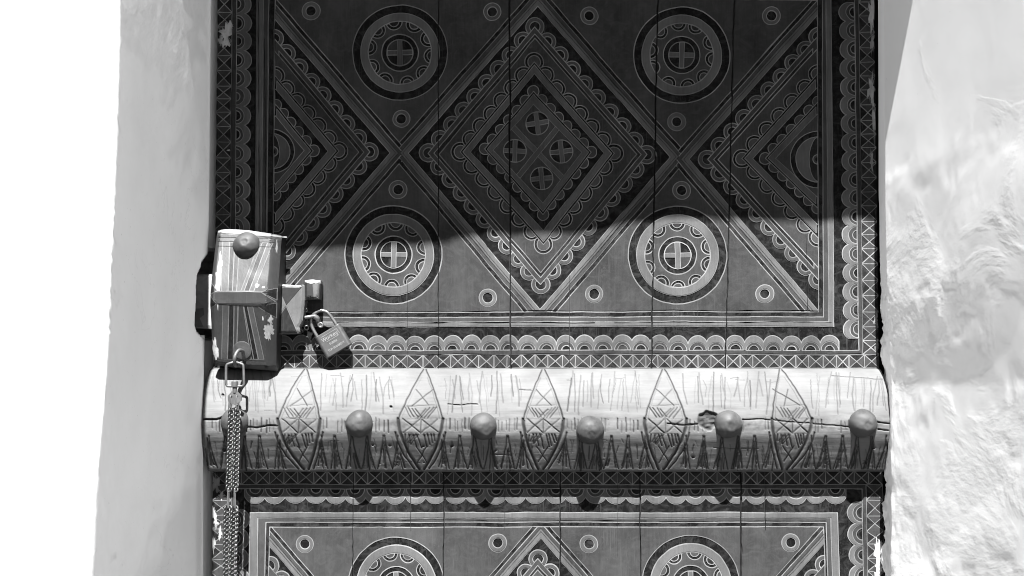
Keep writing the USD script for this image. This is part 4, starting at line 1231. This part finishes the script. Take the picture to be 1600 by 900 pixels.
w0 = at(471.5, 516, -.006)
obj(lock, 'bolt_nail', dome(w0[0], w0[1], w0[2], .0032, .004, None, 3, 16, 8), 'lock_steel', smooth=50)

# ------------------------------------------------------------------ padlock
PB, PF = 0.0065, 0.0265
pad = thing('padlock', 'small square metal padlock with bright shackle hanging tilted beside the wooden lock', 'padlock', (0, 0, 0))
kk = (2.1 - PF) / 2100.0
ang = math.radians(31)
uu = np.array([math.cos(ang), 0, math.sin(ang)]); vv = np.array([math.sin(ang), 0, -math.cos(ang)])
o_ = at(491.0, 528.0, -PF)
Wp, Hp = 45.0 * kk, 38.0 * kk
rc = 0.0052
a = np.linspace(0, np.pi / 2, 7)
prof2 = []
for cx_, cd_, s0 in ((Wp - rc, PF - rc, 0), (rc, PF - rc, 1), (rc, PB + rc, 2), (Wp - rc, PB + rc, 3)):
    for t_ in a:
        th = s0 * np.pi / 2 + t_
        prof2.append((cx_ + rc * math.cos(th), cd_ + rc * math.sin(th)))
prof2 = np.array(prof2)
cen = np.array([Wp / 2, (PF + PB) / 2])
rows = []
for v_, sc in [(0, 0), (0, .93), (.0002, .965), (.0007, .99), (.0014, 1), (Hp - .0014, 1), (Hp - .0007, .99), (Hp - .0002, .965), (Hp, .93), (Hp, 0)]:
    q = prof2.copy()
    q = cen + (q - cen) * (sc if sc == 0 else 1) - (0 if sc in (0, 1) else (1 - sc)) * .02 * np.sign(q - cen) * 1.0
    q = np.vstack([q, q[:1]])
    rows.append(o_ * [1, 0, 1] + q[:, :1] * uu + v_ * vv + np.stack([0 * q[:, 1], -q[:, 1], 0 * q[:, 1]], 1))
v, f = grid_mesh(np.array(rows))
pm = trimesh.Trimesh(v, f, process=False)
if pm.volume < 0: f = f[:, ::-1]
pad_body = obj(pad, 'lock_body', (v, f), 'lock_brass', smooth=35)
pmid = (PF + PB) / 2 + .001
obj(pad, 'shackle', tube(smooth_path([(498, 530, pmid), (494.6, 524, pmid), (490, 516, pmid), (487, 508.5, pmid), (486, 501, pmid), (488, 494.5, pmid), (493.5, 488.5, pmid), (502, 485.2, pmid), (510, 487.3, pmid), (516, 493, pmid), (521, 500, pmid), (525.4, 507, pmid), (530, 514, pmid)], 60), .0026, 14), 'lock_steel', smooth=60)
def etch(text, h, u0, v0, bold=False):
    m = meshkit.text_mesh(text, h, 0.0005, bold)
    m.apply_scale([1, 1, 1])
    V_ = m.vertices
    w_ = o_ + (u0 + V_[:, :1]) * uu + (v0 - V_[:, 1:2]) * vv + np.array([0, -1, 0]) * (V_[:, 2:3] - .00025)
    return w_, m.faces[:, ::-1]
def rule(u0, v0, u1, v1, w=.00045):
    d_ = np.array([u1 - u0, v1 - v0]); d_ = d_ / np.hypot(*d_); n_ = np.array([-d_[1], d_[0]]) * w / 2
    q = np.array([[u0, v0] + n_, [u0, v0] - n_, [u1, v1] - n_, [u1, v1] + n_])
    w_ = np.vstack([o_ + q[:, :1] * uu + q[:, 1:] * vv + np.array([0, -.0003, 0]), o_ + q[:, :1] * uu + q[:, 1:] * vv + np.array([0, .0004, 0])])
    return trimesh.Trimesh(w_, process=False).convex_hull.vertices, trimesh.Trimesh(w_, process=False).convex_hull.faces
def fit(text, h, width, u0, v0, bold=False):
    w_, f_ = etch(text, h, 0, 0, bold)
    ext = ((w_ - o_) @ uu)
    k_ = width / (ext.max() - ext.min())
    loc = np.stack([(w_ - o_) @ uu, (w_ - o_) @ vv, w_[:, 1]], 1)
    loc[:, 0] = u0 + (loc[:, 0] - ext.min()) * k_
    loc[:, 1] += v0
    r = o_ + loc[:, :1] * uu + loc[:, 1:2] * vv
    r[:, 1] = loc[:, 2]
    return r, f_
s_ = Wp / 45.0
obj(pad_body, 'engraved_lettering', join(fit('Workey', 5.6 * s_, 28 * s_, 8.0 * s_, 13.0 * s_), rule(10 * s_, 5.2 * s_, 37 * s_, 5.2 * s_), rule(13 * s_, 15.4 * s_, 36 * s_, 15.4 * s_), rule(37 * s_, 5.2 * s_, 38 * s_, 14 * s_),
                                      fit('50MM', 3.6 * s_, 13 * s_, 15.5 * s_, 22.5 * s_), fit('TOP SECURITY', 3.0 * s_, 29 * s_, 8.5 * s_, 30.5 * s_)), 'etching')

# ------------------------------------------------------------------ chain hanging from the lock's hook in front of the beam
PC = 0.083
chain = thing('steel_chain', 'doubled steel chain hanging from the hook under the wooden lock, in front of the beam', 'chain', (0, 0, 0))
obj(chain, 'clevis', tube(smooth_path([(367, 565.5, PC - .002), (360, 567.5, PC), (354.5, 570, PC), (353.3, 575, PC), (353.2, 590, PC), (353.4, 600, PC), (356, 603.4, PC), (367, 603.6, PC), (378, 603.4, PC), (381.2, 600, PC), (381, 590, PC), (380.5, 575, PC), (379.5, 570, PC), (374, 567.5, PC), (368.5, 565.6, PC - .002)], 70), .0019, 10), 'hook_iron', smooth=60)
obj(chain, 'swivel_bolt', join(cyl(at(366.8, 595.5, -PC), at(366.8, 605, -PC), .0052, 18), cyl(at(366.8, 604, -PC), at(366.8, 614, -PC), .0033, 14)), 'hook_iron', smooth=50)
hexa = [(362.5, 611.5), (371, 611.5), (378, 618.5), (377.5, 626), (367, 633), (356.5, 627.5), (356, 618.5)]
plate = Polygon(hexa).difference(disc(361.5, 620, 1.7)).difference(disc(370, 620, 1.7))
xy, lev, f = extrude(plate, 4)
w = at(xy[:, 0], xy[:, 1], -PC)
w[:, 1] += np.where(lev > .5, -.0016, .0016)
f = np.vstack([f, f[: 0]])
obj(chain, 'swivel_plate', (w, f), 'hook_iron')
link_n = [0]
def loop(x0, y0, x1, y1, half_w, r, roll=0.0):
    """Long loop of wire between two places."""
    c_ = (at(x0, y0, -PC) + at(x1, y1, -PC)) / 2
    d_ = at(x1, y1, -PC) - at(x0, y0, -PC)
    hl = np.linalg.norm(d_) / 2
    d_ = d_ / (2 * hl)
    side = np.cross(d_, [0, 1, 0]); side /= np.linalg.norm(side)
    side = side * math.cos(roll) + np.array([0, 1, 0]) * math.sin(roll)
    a_ = np.linspace(0, 2 * np.pi, 26, endpoint=False)
    ex, ey = np.cos(a_), np.sin(a_)
    P_ = c_ + (np.sign(ex) * np.abs(ex) ** .55)[:, None] * d_ * hl + (np.sign(ey) * np.abs(ey) ** .75)[:, None] * side * half_w
    return tube(P_, r, 8, closed=True)
for pts in [(361.5, 618.5, 359.8, 641), (370, 618.5, 370.8, 641)]:
    obj(chain, 'long_link', loop(*pts, .0021, .0010, .9), 'lock_steel', smooth=60)
def strand(x0, y0, x1, y1, dp, phase):
    n = int(round((y1 - y0) / 6.8))
    for k in range(n):
        t = (k + .5) / n
        x, y = x0 + (x1 - x0) * t + rng.uniform(-.25, .25), y0 + (y1 - y0) * t
        c_ = at(x, y, -PC - dp)
        a_ = np.linspace(0, 2 * np.pi, 22, endpoint=False)
        p_ = np.stack([.0037 * np.cos(a_), 0 * a_, .0055 * np.sin(a_)], 1)
        # each link of a curb chain is twisted
        p_[:, 1] += .0016 * np.sin(2 * a_ + .3)
        yaw, tilt = phase + .62 + rng.uniform(-.08, .08), -.42 + rng.uniform(-.08, .08)
        p_ = p_ @ trimesh.transformations.rotation_matrix(tilt, [0, 1, 0])[:3, :3].T @ trimesh.transformations.rotation_matrix(yaw, [0, 0, 1])[:3, :3].T
        obj(chain, 'chain_link', tube(p_ + c_, .00122, 8, closed=True), 'chain_steel', smooth=60)
strand(361, 640, 356.8, 766, 0, 0)
strand(371, 640, 367, 766, 0, 0)
for pts in [(356.8, 763, 356.3, 794), (367, 763, 366.6, 794)]:
    obj(chain, 'long_link', loop(*pts, .0016, .0010, 1.2), 'lock_steel', smooth=60)
for (a0, a1, dp, ph) in [(354.3, 351.3, 0, 0), (359.4, 355.8, -.004, -1.2), (364.6, 360.2, .002, 0), (369.0, 364.6, -.003, -1.2)]:
    strand(a0, 793, a1, 955, dp, ph)
